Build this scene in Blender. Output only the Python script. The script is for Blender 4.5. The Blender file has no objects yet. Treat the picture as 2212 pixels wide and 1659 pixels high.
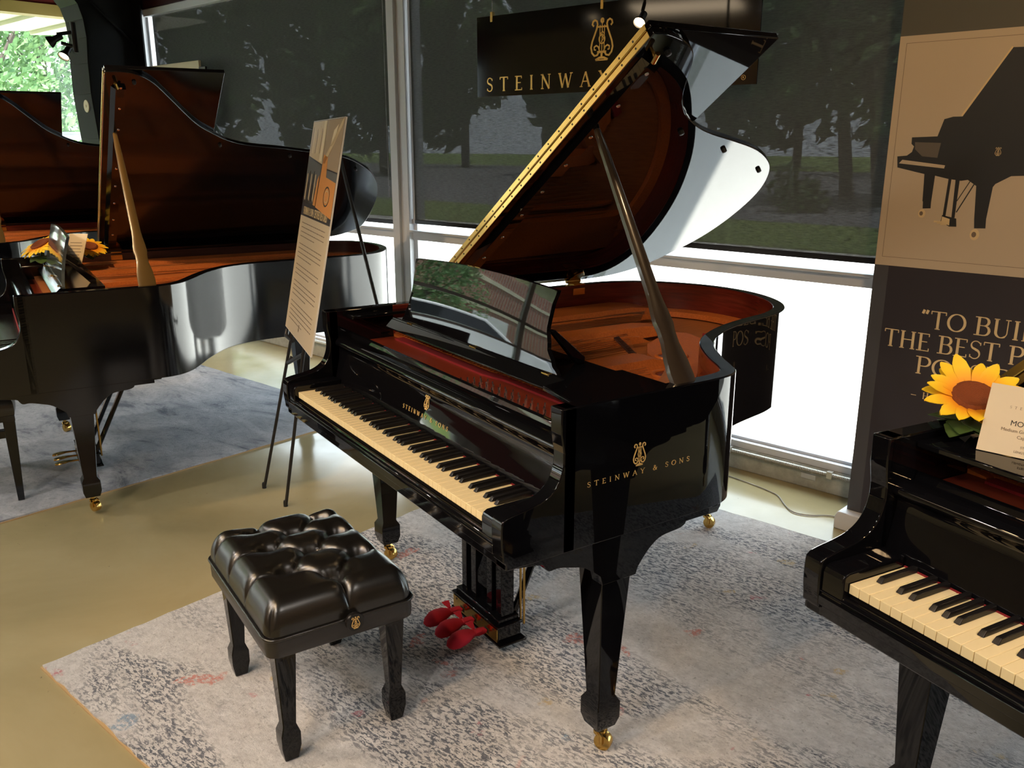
import bpy, bmesh, math, random
from mathutils import Vector, Matrix
R = math.radians
scene = bpy.context.scene
COL = scene.collection
random.seed(7)

# ------------------------------------------------------------------ camera
CAM = (2.8510, -0.9162, 1.5361)
YAW, PITCH, ROLL, FPX = -0.98937, 0.26952, 0.0011, 1852.9
d = Vector((math.sin(YAW)*math.cos(PITCH), math.cos(YAW)*math.cos(PITCH), -math.sin(PITCH)))
r = d.cross(Vector((0, 0, 1))).normalized(); u = r.cross(d)
r, u = math.cos(ROLL)*r + math.sin(ROLL)*u, -math.sin(ROLL)*r + math.cos(ROLL)*u
cd = bpy.data.cameras.new('camera'); cam = bpy.data.objects.new('camera', cd); COL.objects.link(cam)
cam.matrix_world = Matrix(((r.x, u.x, -d.x, CAM[0]), (r.y, u.y, -d.y, CAM[1]), (r.z, u.z, -d.z, CAM[2]), (0, 0, 0, 1)))
cd.sensor_fit = 'HORIZONTAL'; cd.sensor_width = 36.0; cd.lens = FPX/2212*36.0; cd.clip_start = 0.02; cd.clip_end = 400
scene.camera = cam

# ------------------------------------------------------------------ view, world, sun
vs = scene.view_settings
vs.view_transform = 'Standard'; vs.look = 'None'; vs.gamma = 1; vs.exposure = 1.7; vs.use_curve_mapping = False
scene.cycles.max_bounces = 8; scene.cycles.diffuse_bounces = 4; scene.cycles.glossy_bounces = 5
scene.cycles.transparent_max_bounces = 12; scene.cycles.sample_clamp_indirect = 10.0
scene.cycles.use_denoising = True
W_ = bpy.data.worlds.new('world'); scene.world = W_; W_.use_nodes = True
nt = W_.node_tree; nt.nodes.clear()
wo = nt.nodes.new('ShaderNodeOutputWorld'); bg = nt.nodes.new('ShaderNodeBackground')
bg.inputs[0].default_value = (0.80, 0.90, 1.0, 1); bg.inputs[1].default_value = 2.1
nt.links.new(bg.outputs[0], wo.inputs[0])

AX = R(14.3)                                   # direction of the window wall
def WL(s, n, z=0.0):                           # wall coordinates -> world
    return Vector((s*math.cos(AX) - n*math.sin(AX), s*math.sin(AX) + n*math.cos(AX), z))
sd = bpy.data.lights.new('sun', 'SUN'); sun = bpy.data.objects.new('sun', sd); COL.objects.link(sun)
sd.energy = 7.5; sd.angle = R(1.0); sd.color = (1, 0.96, 0.9)
sdir = (WL(-0.25, 0.22) - WL(0, 0)); sdir.z = -1.3
sun.rotation_euler = sdir.to_track_quat('-Z', 'Y').to_euler()

def lamp(kind, name, loc, target, energy, color, **kw):
    l = bpy.data.lights.new(name, kind); o = bpy.data.objects.new(name, l); COL.objects.link(o)
    l.energy = energy; l.color = color; o.location = loc
    o.rotation_euler = (Vector(target) - Vector(loc)).to_track_quat('-Z', 'Y').to_euler()
    for k, v in kw.items(): setattr(l, k, v)
    return o
WARM = (1.0, 0.66, 0.34)

# ------------------------------------------------------------------ materials
def mat(name, color=(0.5, 0.5, 0.5), rough=0.5, metal=0.0, ior=1.45, spec=0.5, emit=None, es=0.0, coat=0.0):
    m = bpy.data.materials.new(name); m.use_nodes = True
    b = m.node_tree.nodes['Principled BSDF']
    b.inputs['Base Color'].default_value = (*color, 1); b.inputs['Roughness'].default_value = rough
    b.inputs['Metallic'].default_value = metal; b.inputs['IOR'].default_value = ior
    b.inputs['Specular IOR Level'].default_value = spec
    b.inputs['Coat Weight'].default_value = coat; b.inputs['Coat Roughness'].default_value = 0.03
    if emit: b.inputs['Emission Color'].default_value = (*emit, 1); b.inputs['Emission Strength'].default_value = es
    return m
def N(m, t, **kw):
    n = m.node_tree.nodes.new('ShaderNode' + t)
    for k, v in kw.items():
        if k.startswith('i_'):
            key = k[2:].replace('_', ' ')
            n.inputs[int(key) if key.isdigit() else key].default_value = v
        else: setattr(n, k, v)
    return n
def L(m, a, b): m.node_tree.links.new(a, b)
def bsdf(m): return m.node_tree.nodes['Principled BSDF']
def ramp(m, fac, stops, interp='LINEAR'):
    n = N(m, 'ValToRGB'); n.color_ramp.interpolation = interp
    el = n.color_ramp.elements
    while len(el) < len(stops): el.new(0.5)
    for e, (p, c) in zip(el, stops): e.position = p; e.color = (*c, 1) if len(c) == 3 else c
    L(m, fac, n.inputs['Fac']); return n.outputs['Color']
def noise(m, scale, detail=4, rough=0.6, dist=0.0, coord='Object', mp=None):
    tc = N(m, 'TexCoord'); n = N(m, 'TexNoise'); n.inputs['Scale'].default_value = scale
    n.inputs['Detail'].default_value = detail; n.inputs['Roughness'].default_value = rough
    n.inputs['Distortion'].default_value = dist
    if mp:
        k = N(m, 'Mapping'); k.inputs['Scale'].default_value = mp.get('s', (1, 1, 1)); k.inputs['Rotation'].default_value = mp.get('r', (0, 0, 0))
        k.inputs['Location'].default_value = mp.get('l', (0, 0, 0))
        L(m, tc.outputs[coord], k.inputs[0]); L(m, k.outputs[0], n.inputs['Vector'])
    else: L(m, tc.outputs[coord], n.inputs['Vector'])
    return n.outputs['Fac']
def bump(m, h, strength=0.3, dist=0.01):
    b = N(m, 'Bump'); b.inputs['Strength'].default_value = strength; b.inputs['Distance'].default_value = dist
    L(m, h, b.inputs['Height']); L(m, b.outputs[0], bsdf(m).inputs['Normal'])
def mixc(m, fac, a, b, mode='MIX'):
    n = N(m, 'Mix', data_type='RGBA', blend_type=mode)
    if isinstance(fac, (int, float)): n.inputs[0].default_value = fac
    else: L(m, fac, n.inputs[0])
    for i, v in ((6, a), (7, b)):
        if isinstance(v, tuple): n.inputs[i].default_value = (*v, 1)
        else: L(m, v, n.inputs[i])
    return n.outputs[2]

M = {}
M['gloss'] = mat('black_polish', (0.003, 0.003, 0.004), 0.022, ior=1.46)
M['satin'] = mat('black_satin', (0.003, 0.003, 0.004), 0.12, ior=1.56)
M['mahog'] = mat('mahogany_veneer', (0.11, 0.014, 0.008), 0.25, coat=0.25)
M['mahog2'] = mat('dark_mahogany_veneer', (0.045, 0.016, 0.012), 0.3, coat=0.2)
for k in ('mahog', 'mahog2'):
    m = M[k]; c = bsdf(m).inputs['Base Color'].default_value[:3]
    L(m, ramp(m, noise(m, 6, 5, 0.6, mp={'s': (1, 1, 14)}), [(0.3, tuple(v*0.65 for v in c)), (0.7, tuple(v*1.35 for v in c))]), bsdf(m).inputs['Base Color'])
M['plate'] = mat('bronze_lacquer', (0.50, 0.13, 0.022), 0.34, metal=0.1)
L(M['plate'], ramp(M['plate'], noise(M['plate'], 160, 2), [(0.3, (0.39, 0.100, 0.020)), (0.7, (0.53, 0.148, 0.032))]), bsdf(M['plate']).inputs['Base Color'])
M['soundboard'] = mat('spruce_soundboard', (0.42, 0.17, 0.05), 0.35)
L(M['soundboard'], ramp(M['soundboard'], noise(M['soundboard'], 8, 3, mp={'s': (30, 1.5, 1), 'r': (0, 0, 0.6)}), [(0.35, (0.24, 0.075, 0.022)), (0.65, (0.36, 0.13, 0.04))]), bsdf(M['soundboard']).inputs['Base Color'])
M['pinweb'] = mat('dim_plate_maroon', (0.16, 0.026, 0.012), 0.3)  # plate colour darkened for the weaker light on the pin web
M['redfelt'] = mat('red_felt', (0.22, 0.008, 0.012), 0.9)
M['brass'] = mat('polished_brass', (0.66, 0.42, 0.12), 0.24, metal=1.0)
M['chrome'] = mat('steel', (0.7, 0.7, 0.68), 0.2, metal=1.0)
M['copper'] = mat('copper_wire', (0.62, 0.30, 0.14), 0.35, metal=1.0)
M['ivory'] = mat('key_white', (0.80, 0.66, 0.38), 0.28)
M['ebony'] = mat('key_black', (0.010, 0.009, 0.009), 0.22)
M['gold'] = mat('gold_leaf', (0.83, 0.50, 0.13), 0.3, metal=0.55)
M['goldpaint'] = mat('gold_print', (0.80, 0.52, 0.18), 0.35, metal=0.2)
M['prop'] = mat('prop_wood', (0.035, 0.024, 0.015), 0.28, coat=0.3)
M['propo'] = mat('prop_wood_gold', (0.10, 0.060, 0.018), 0.3, coat=0.3)
M['redcloth'] = mat('crimson_velvet', (0.42, 0.012, 0.03), 0.95)
M['blackmetal'] = mat('black_steel', (0.012, 0.011, 0.012), 0.35)
M['column'] = mat('charcoal_steel_paint', (0.016, 0.017, 0.018), 0.6, spec=0.12)
M['paper'] = mat('cream_card', (0.66, 0.55, 0.38), 0.6)
M['foam'] = mat('cream_print', (0.52, 0.42, 0.28), 0.45)
M['foamedge'] = mat('white_foam_edge', (0.85, 0.83, 0.78), 0.7)
M['ink'] = mat('grey_ink', (0.17, 0.12, 0.08), 0.6)
M['inkdark'] = mat('dark_ink', (0.03, 0.025, 0.02), 0.6)
M['white'] = mat('white_aluminium', (0.62, 0.63, 0.66), 0.35)
M['alu'] = mat('grey_aluminium', (0.50, 0.50, 0.52), 0.35, metal=0.4)
M['rubber'] = mat('black_rubber', (0.01, 0.01, 0.01), 0.6)
M['lampface'] = mat('lit_lamp_face', (1, 0.9, 0.7), 0.4, emit=(1.0, 0.74, 0.42), es=5)
M['acrylic'] = mat('smoked_glossy_panel', (0.05, 0.06, 0.06), 0.06, ior=1.7)
m = M['leather'] = mat('black_leather', (0.007, 0.006, 0.005), 0.27, ior=1.7)
bump(m, noise(m, 260, 3), 0.12, 0.001)
m = M['leather2'] = mat('black_vinyl_skirt', (0.014, 0.012, 0.011), 0.36, ior=1.6)
M['wire'] = mat('grey_cord', (0.35, 0.33, 0.29), 0.5)
m = M['conduit'] = mat('flexible_conduit', (0.55, 0.53, 0.48), 0.35, metal=0.7)

# polished concrete
m = M['floor'] = mat('polished_concrete', (0.34, 0.28, 0.15), 0.16, ior=1.5)
base = ramp(m, noise(m, 1.1, 6, 0.6, 0.4), [(0.3, (0.27, 0.225, 0.115)), (0.5, (0.34, 0.285, 0.155)), (0.7, (0.40, 0.345, 0.20))])
spk = ramp(m, noise(m, 46, 5, 0.75), [(0.30, (1, 1, 1)), (0.335, (0, 0, 0))])
patch = ramp(m, noise(m, 1.6, 3, 0.5, mp={'l': (3.1, 1.7, 0)}), [(0.50, (0, 0, 0)), (0.60, (1, 1, 1))])
sp = N(m, 'Math', operation='MULTIPLY'); L(m, spk, sp.inputs[0]); L(m, patch, sp.inputs[1])
L(m, mixc(m, sp.outputs[0], base, (0.09, 0.075, 0.05)), bsdf(m).inputs['Base Color'])
L(m, ramp(m, noise(m, 3, 5, 0.7), [(0.3, (0.10,)*3), (0.7, (0.24,)*3)]), bsdf(m).inputs['Roughness'])

# rugs
def rug_mat(name, basea, baseb, dark, spots):
    m = mat(name, basea, 0.95)
    b0 = ramp(m, noise(m, 26, 6, 0.8), [(0.35, basea), (0.65, baseb)])
    # streaky dark flecks that gather in patches
    fl = ramp(m, noise(m, 62, 4, 0.75, 0.5, mp={'s': (0.7, 1.7, 1), 'r': (0, 0, 0.25)}), [(0.49, (0, 0, 0)), (0.54, (1, 1, 1))])
    pt = ramp(m, noise(m, 1.5, 6, 0.62, 0.8, mp={'s': (0.62, 1.6, 1), 'l': (0.6, 0.2, 0)}), [(0.42, (0.12,)*3), (0.54, (1, 1, 1))])
    f1 = N(m, 'Math', operation='MULTIPLY'); L(m, fl, f1.inputs[0]); L(m, pt, f1.inputs[1])
    c = mixc(m, f1.outputs[0], b0, dark)
    fl2 = ramp(m, noise(m, 60, 3, 0.7), [(0.60, (0, 0, 0)), (0.66, (0.6, 0.6, 0.6))])
    c = mixc(m, fl2, c, tuple(v*0.45 for v in basea))
    for i, (col, sc, th) in enumerate(spots):
        s = ramp(m, noise(m, sc, 3, 0.6, 0.3, mp={'l': (7.3*i + 2, 3.1*i, 0)}), [(th, (0, 0, 0)), (th + 0.03, (0.75,)*3)])
        g = ramp(m, noise(m, 70, 3, 0.7), [(0.42, (0, 0, 0)), (0.55, (1, 1, 1))])
        q = N(m, 'Math', operation='MULTIPLY'); L(m, s, q.inputs[0]); L(m, g, q.inputs[1])
        c = mixc(m, q.outputs[0], c, col)
    L(m, c, bsdf(m).inputs['Base Color'])
    bump(m, noise(m, 150, 4, 0.8), 0.9, 0.006)
    bsdf(m).inputs['Sheen Weight'].default_value = 0.3
    return m
M['rug'] = rug_mat('pale_grey_pile', (0.46, 0.445, 0.44), (0.68, 0.665, 0.66), (0.05, 0.06, 0.09),
                   [((0.52, 0.10, 0.05), 5.2, 0.675), ((0.52, 0.36, 0.10), 4.6, 0.68), ((0.42, 0.05, 0.08), 6.5, 0.69), ((0.10, 0.22, 0.36), 5.6, 0.70)])
m = M['rug2'] = mat('blue_grey_pile', (0.3, 0.33, 0.38), 0.95)
c = ramp(m, noise(m, 2.6, 9, 0.72, 0.9, mp={'s': (0.7, 1.5, 1)}), [(0.36, (0.15, 0.165, 0.20)), (0.45, (0.36, 0.375, 0.41)), (0.62, (0.52, 0.53, 0.56))])
c = mixc(m, ramp(m, noise(m, 34, 4, 0.8), [(0.5, (0, 0, 0)), (0.66, (0.6,)*3)]), c, (0.22, 0.235, 0.26))
L(m, c, bsdf(m).inputs['Base Color']); bump(m, noise(m, 120, 4, 0.8), 0.8, 0.006)
M['rugbind'] = mat('tan_rug_binding', (0.40, 0.27, 0.13), 0.8)

# concrete curb
m = M['curb'] = mat('painted_concrete_curb', (0.36, 0.37, 0.32), 0.7)
L(m, ramp(m, noise(m, 14, 6, 0.7), [(0.3, (0.28, 0.28, 0.24)), (0.7, (0.46, 0.47, 0.42))]), bsdf(m).inputs['Base Color']); bump(m, noise(m, 30, 5, 0.7), 0.3, 0.004)

# solar screen fabric: a real open weave, part holes part yarn
m = M['shade'] = bpy.data.materials.new('solar_screen_fabric'); m.use_nodes = True
t = m.node_tree; t.nodes.clear(); out = t.nodes.new('ShaderNodeOutputMaterial')
tr = t.nodes.new('ShaderNodeBsdfTransparent'); df = t.nodes.new('ShaderNodeBsdfDiffuse'); tl = t.nodes.new('ShaderNodeBsdfTranslucent')
df.inputs[0].default_value = (0.055, 0.057, 0.052, 1); tl.inputs[0].default_value = (0.012, 0.012, 0.011, 1)
ad = t.nodes.new('ShaderNodeAddShader'); mx = t.nodes.new('ShaderNodeMixShader')
L(m, df.outputs[0], ad.inputs[0]); L(m, tl.outputs[0], ad.inputs[1])
nz = noise(m, 26, 3, 0.8, coord='Object', mp={'s': (1, 1, 9)}); f = ramp(m, nz, [(0.32, (0.96,)*3), (0.68, (0.81,)*3)])
L(m, ramp(m, nz, [(0.3, (0.038, 0.040, 0.036)), (0.7, (0.085, 0.087, 0.078))]), df.inputs[0])
L(m, f, mx.inputs[0]); L(m, tr.outputs[0], mx.inputs[1]); L(m, ad.outputs[0], mx.inputs[2]); L(m, mx.outputs[0], out.inputs[0])

m = M['pane'] = bpy.data.materials.new('window_glass'); m.use_nodes = True
t = m.node_tree; t.nodes.clear(); out = t.nodes.new('ShaderNodeOutputMaterial')
tr = t.nodes.new('ShaderNodeBsdfTransparent'); gl = t.nodes.new('ShaderNodeBsdfGlossy'); gl.inputs['Roughness'].default_value = 0.0
tr.inputs[0].default_value = (0.95, 0.97, 0.96, 1)
lw = t.nodes.new('ShaderNodeLayerWeight'); pw = N(m, 'Math', operation='POWER'); pw.inputs[1].default_value = 5.0; ml = N(m, 'Math', operation='MULTIPLY_ADD')
ml.inputs[1].default_value = 0.5; ml.inputs[2].default_value = 0.02; mx = t.nodes.new('ShaderNodeMixShader')
L(m, lw.outputs['Facing'], pw.inputs[0]); L(m, pw.outputs[0], ml.inputs[0]); L(m, ml.outputs[0], mx.inputs[0]); L(m, tr.outputs[0], mx.inputs[1]); L(m, gl.outputs[0], mx.inputs[2]); L(m, mx.outputs[0], out.inputs[0])

# outside
m = M['pavement'] = mat('sunlit_concrete', (0.62, 0.61, 0.58), 0.9)
m = M['road'] = mat('asphalt', (0.17, 0.17, 0.185), 0.9)
m = M['grass'] = mat('lawn_grass', (0.14, 0.22, 0.045), 0.95)
L(m, ramp(m, noise(m, 3, 6, 0.8), [(0.3, (0.10, 0.17, 0.03)), (0.7, (0.20, 0.27, 0.06))]), bsdf(m).inputs['Base Color'])
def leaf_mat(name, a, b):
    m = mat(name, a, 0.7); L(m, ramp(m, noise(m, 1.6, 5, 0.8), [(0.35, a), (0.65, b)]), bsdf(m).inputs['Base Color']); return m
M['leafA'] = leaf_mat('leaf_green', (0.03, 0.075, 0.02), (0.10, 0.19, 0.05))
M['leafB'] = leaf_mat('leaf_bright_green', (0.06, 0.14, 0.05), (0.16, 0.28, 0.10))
M['bark'] = mat('bark', (0.07, 0.055, 0.045), 0.9)
m = M['brick'] = mat('red_brick', (0.26, 0.09, 0.06), 0.85)
bt = N(m, 'TexBrick'); bt.inputs['Color1'].default_value = (0.27, 0.085, 0.055, 1); bt.inputs['Color2'].default_value = (0.20, 0.06, 0.045, 1)
bt.inputs['Mortar'].default_value = (0.30, 0.22, 0.18, 1); bt.inputs['Scale'].default_value = 4.0
tc = N(m, 'TexCoord'); L(m, tc.outputs['Object'], bt.inputs['Vector']); L(m, bt.outputs[0], bsdf(m).inputs['Base Color'])
M['cream'] = mat('cream_sheet_metal', (0.50, 0.47, 0.36), 0.6)
M['carpaint'] = mat('white_car_paint', (0.72, 0.74, 0.78), 0.25, coat=0.6)
M['darkglass'] = mat('dark_car_glass', (0.02, 0.025, 0.03), 0.08)
M['ceiling'] = mat('dark_ceiling_paint', (0.030, 0.024, 0.022), 0.8)
M['maroon'] = mat('maroon_wall_paint', (0.055, 0.012, 0.014), 0.6)
M['tanwall'] = mat('tan_wall_paint', (0.34, 0.22, 0.12), 0.8)
M['olive'] = mat('olive_beam_paint', (0.30, 0.22, 0.05), 0.6)
M['redbeam'] = mat('red_beam_paint', (0.22, 0.02, 0.012), 0.6)
m = M['petal'] = mat('sunflower_petal', (0.88, 0.42, 0.015), 0.6)
tc = N(m, 'TexCoord'); vm = N(m, 'VectorMath', operation='DISTANCE'); vm.inputs[1].default_value = (0, 0, 0.06); L(m, tc.outputs['Object'], vm.inputs[0])
L(m, ramp(m, vm.outputs['Value'], [(0.030, (0.72, 0.17, 0.006)), (0.058, (0.86, 0.36, 0.01)), (0.085, (0.90, 0.60, 0.02))]), bsdf(m).inputs['Base Color'])
M['disc'] = mat('sunflower_disc', (0.20, 0.045, 0.008), 0.9); bump(M['disc'], noise(M['disc'], 400, 2), 1, 0.003)
M['leaf'] = mat('sunflower_leaf', (0.05, 0.09, 0.02), 0.5)
M['bannerlite'] = mat('banner_beige_print', (0.50, 0.40, 0.28), 0.42)
M['bannerdark'] = mat('banner_charcoal_print', (0.032, 0.028, 0.033), 0.36)
M['bannerblack'] = mat('banner_black_print', (0.022, 0.024, 0.026), 0.36)
M['bannergrey'] = mat('banner_grey_print', (0.12, 0.10, 0.08), 0.4)
M['bannertext'] = mat('banner_gold_print', (0.66, 0.50, 0.27), 0.45)
M['sign'] = mat('glossy_black_acrylic', (0.006, 0.004, 0.004), 0.07, ior=1.45)

# ------------------------------------------------------------------ mesh helpers
class MB:
    def __init__(s): s.v = []; s.f = []; s.m = []
    def add(s, vs, fs, mi=0):
        o = len(s.v); s.v += [tuple(p) for p in vs]; s.f += [tuple(i + o for i in f) for f in fs]; s.m += [mi]*len(fs); return s
    def box(s, x0, x1, y0, y1, z0, z1, mi=0):
        return s.add([(x0, y0, z0), (x1, y0, z0), (x1, y1, z0), (x0, y1, z0), (x0, y0, z1), (x1, y0, z1), (x1, y1, z1), (x0, y1, z1)],
                     [(0, 3, 2, 1), (4, 5, 6, 7), (0, 1, 5, 4), (1, 2, 6, 5), (2, 3, 7, 6), (3, 0, 4, 7)], mi)
    def hexa(s, bot, top, mi=0):               # two quads of 4 points
        return s.add(list(bot) + list(top), [(0, 3, 2, 1), (4, 5, 6, 7), (0, 1, 5, 4), (1, 2, 6, 5), (2, 3, 7, 6), (3, 0, 4, 7)], mi)
    def prism(s, poly, fa, fb, mi=0, side=None):  # poly 2d, fa/fb map 2d -> 3d
        n = len(poly); vs = [fa(*p) for p in poly] + [fb(*p) for p in poly]
        s.add(vs, [tuple(range(n - 1, -1, -1)), tuple(range(n, 2*n))], mi)
        s.f += [(len(s.v) - 2*n + i, len(s.v) - 2*n + (i + 1) % n, len(s.v) - n + (i + 1) % n, len(s.v) - n + i) for i in range(n)]
        s.m += [mi if side is None else side]*n
        return s
    def extz(s, poly, z0, z1, mi=0, side=None):
        return s.prism(poly, lambda x, y: (x, y, z0), lambda x, y: (x, y, z1), mi, side)
    def extx(s, poly, x0, x1, mi=0):             # poly in (y,z)
        return s.prism(poly, lambda y, z: (x0, y, z), lambda y, z: (x1, y, z), mi)
    def exty(s, poly, y0, y1, mi=0):             # poly in (x,z)
        return s.prism(poly, lambda x, z: (x, y0, z), lambda x, z: (x, y1, z), mi)
    def tube(s, pts, rad, seg=10, mi=0, cap=True):
        pts = [Vector(p) for p in pts]; n = len(pts); o = len(s.v)
        rad = rad if isinstance(rad, (list, tuple)) else [rad]*n
        up = Vector((0, 0, 1)); prev = None
        for i, p in enumerate(pts):
            t_ = (pts[min(i + 1, n - 1)] - pts[max(i - 1, 0)])
            t_ = t_.normalized() if t_.length > 1e-9 else Vector((0, 0, 1))
            a = prev - t_*prev.dot(t_) if prev is not None else (up.cross(t_) if abs(t_.z) < 0.95 else Vector((1, 0, 0)).cross(t_))
            if a.length < 1e-6: a = Vector((1, 0, 0))
            a.normalize(); prev = a; b = t_.cross(a)
            for k in range(seg):
                q = 2*math.pi*k/seg; s.v.append(tuple(p + rad[i]*(math.cos(q)*a + math.sin(q)*b)))
        for i in range(n - 1):
            for k in range(seg):
                s.f.append((o + i*seg + k, o + i*seg + (k + 1) % seg, o + (i + 1)*seg + (k + 1) % seg, o + (i + 1)*seg + k)); s.m.append(mi)
        if cap:
            s.f.append(tuple(o + k for k in range(seg - 1, -1, -1))); s.f.append(tuple(o + (n - 1)*seg + k for k in range(seg))); s.m += [mi, mi]
        return s
    def lathe(s, prof, org=(0, 0, 0), axis=(0, 0, 1), seg=24, mi=0):   # prof (r, h)
        ax = Vector(axis).normalized(); a = ax.orthogonal().normalized(); b = ax.cross(a); o = len(s.v); org = Vector(org)
        for (rr, h) in prof:
            for k in range(seg):
                q = 2*math.pi*k/seg; s.v.append(tuple(org + ax*h + rr*(math.cos(q)*a + math.sin(q)*b)))
        for i in range(len(prof) - 1):
            for k in range(seg):
                s.f.append((o + i*seg + k, o + i*seg + (k + 1) % seg, o + (i + 1)*seg + (k + 1) % seg, o + (i + 1)*seg + k)); s.m.append(mi)
        s.f.append(tuple(o + k for k in range(seg - 1, -1, -1))); s.f.append(tuple(o + (len(prof) - 1)*seg + k for k in range(seg))); s.m += [mi, mi]
        return s
    def loft(s, secs, mi=0, close=True):           # list of rings of equal length
        n = len(secs[0]); o = len(s.v)
        for q in secs: s.v += [tuple(p) for p in q]
        for i in range(len(secs) - 1):
            for k in range(n):
                s.f.append((o + i*n + k, o + i*n + (k + 1) % n, o + (i + 1)*n + (k + 1) % n, o + (i + 1)*n + k)); s.m.append(mi)
        if close: s.f.append(tuple(o + k for k in range(n - 1, -1, -1))); s.f.append(tuple(o + (len(secs) - 1)*n + k for k in range(n))); s.m += [mi, mi]
        return s
    def band(s, pts, widths, z0, z1, mi=0):         # flat ribbon in the xy plane with thickness
        n = len(pts); Lf = []; Rt = []
        for i in range(n):
            a = Vector(pts[max(i - 1, 0)]); b = Vector(pts[min(i + 1, n - 1)]); t_ = (b - a)
            t_ = t_.normalized() if t_.length > 1e-9 else Vector((1, 0)); nn = Vector((-t_.y, t_.x)); w = widths[i] if isinstance(widths, (list, tuple)) else widths
            Lf.append(Vector(pts[i]) + nn*w/2); Rt.append(Vector(pts[i]) - nn*w/2)
        for i in range(n - 1):
            q = [Rt[i], Rt[i + 1], Lf[i + 1], Lf[i]]
            s.hexa([(p.x, p.y, z0) for p in q], [(p.x, p.y, z1) for p in q], mi)
        return s
    def build(s, name, mats, parent=None, smooth=40, bevel=0.0, seg=2, fix=True):
        me = bpy.data.meshes.new(name); me.from_pydata(s.v, [], s.f)
        if not isinstance(mats, (list, tuple)): mats = [mats]
        for m_ in mats: me.materials.append(m_)
        me.polygons.foreach_set('material_index', s.m)
        if fix:
            bm = bmesh.new(); bm.from_mesh(me); bmesh.ops.recalc_face_normals(bm, faces=bm.faces); bm.to_mesh(me); bm.free()
        me.update()
        if smooth:
            me.shade_smooth(); me.set_sharp_from_angle(angle=R(smooth))
        o = bpy.data.objects.new(name, me); COL.objects.link(o)
        if parent is not None: o.parent = parent
        if bevel:
            b = o.modifiers.new('bevel', 'BEVEL'); b.width = bevel; b.segments = seg; b.limit_method = 'ANGLE'; b.angle_limit = R(40); b.harden_normals = False
        return o
def tag(o, label=None, cat=None, group=None, kind=None):
    if label: o['label'] = label
    if cat: o['category'] = cat
    if group: o['group'] = group
    if kind: o['kind'] = kind
    return o
def thing(name, label, cat, loc=(0, 0, 0), rz=0.0, group=None, scale=1.0):
    o = bpy.data.objects.new(name, None); COL.objects.link(o); o.location = loc; o.rotation_euler = (0, 0, rz); o.scale = (scale,)*3
    o.empty_display_size = 0.1
    return tag(o, label, cat, group)
def spline(pts, sub=6, closed=False):
    out = []; n = len(pts)
    for i in range(n if closed else n - 1):
        P = [Vector(pts[(i + k) % n] if closed else pts[min(max(i + k, 0), n - 1)]) for k in (-1, 0, 1, 2)]
        for j in range(sub):
            t_ = j/sub
            out.append(tuple(0.5*((2*P[1]) + (-P[0] + P[2])*t_ + (2*P[0] - 5*P[1] + 4*P[2] - P[3])*t_*t_ + (-P[0] + 3*P[1] - 3*P[2] + P[3])*t_**3)))
    if not closed: out.append(tuple(pts[-1]))
    return out
def offset_open(pts, dd):                             # offset an open 2d chain to its left by dd
    out = []; n = len(pts)
    for i in range(n):
        a = Vector(pts[max(i - 1, 0)]); b = Vector(pts[min(i + 1, n - 1)]); t_ = (b - a).normalized()
        out.append((pts[i][0] - t_.y*dd, pts[i][1] + t_.x*dd))
    return out
def subpart(o, name): return o

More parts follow.
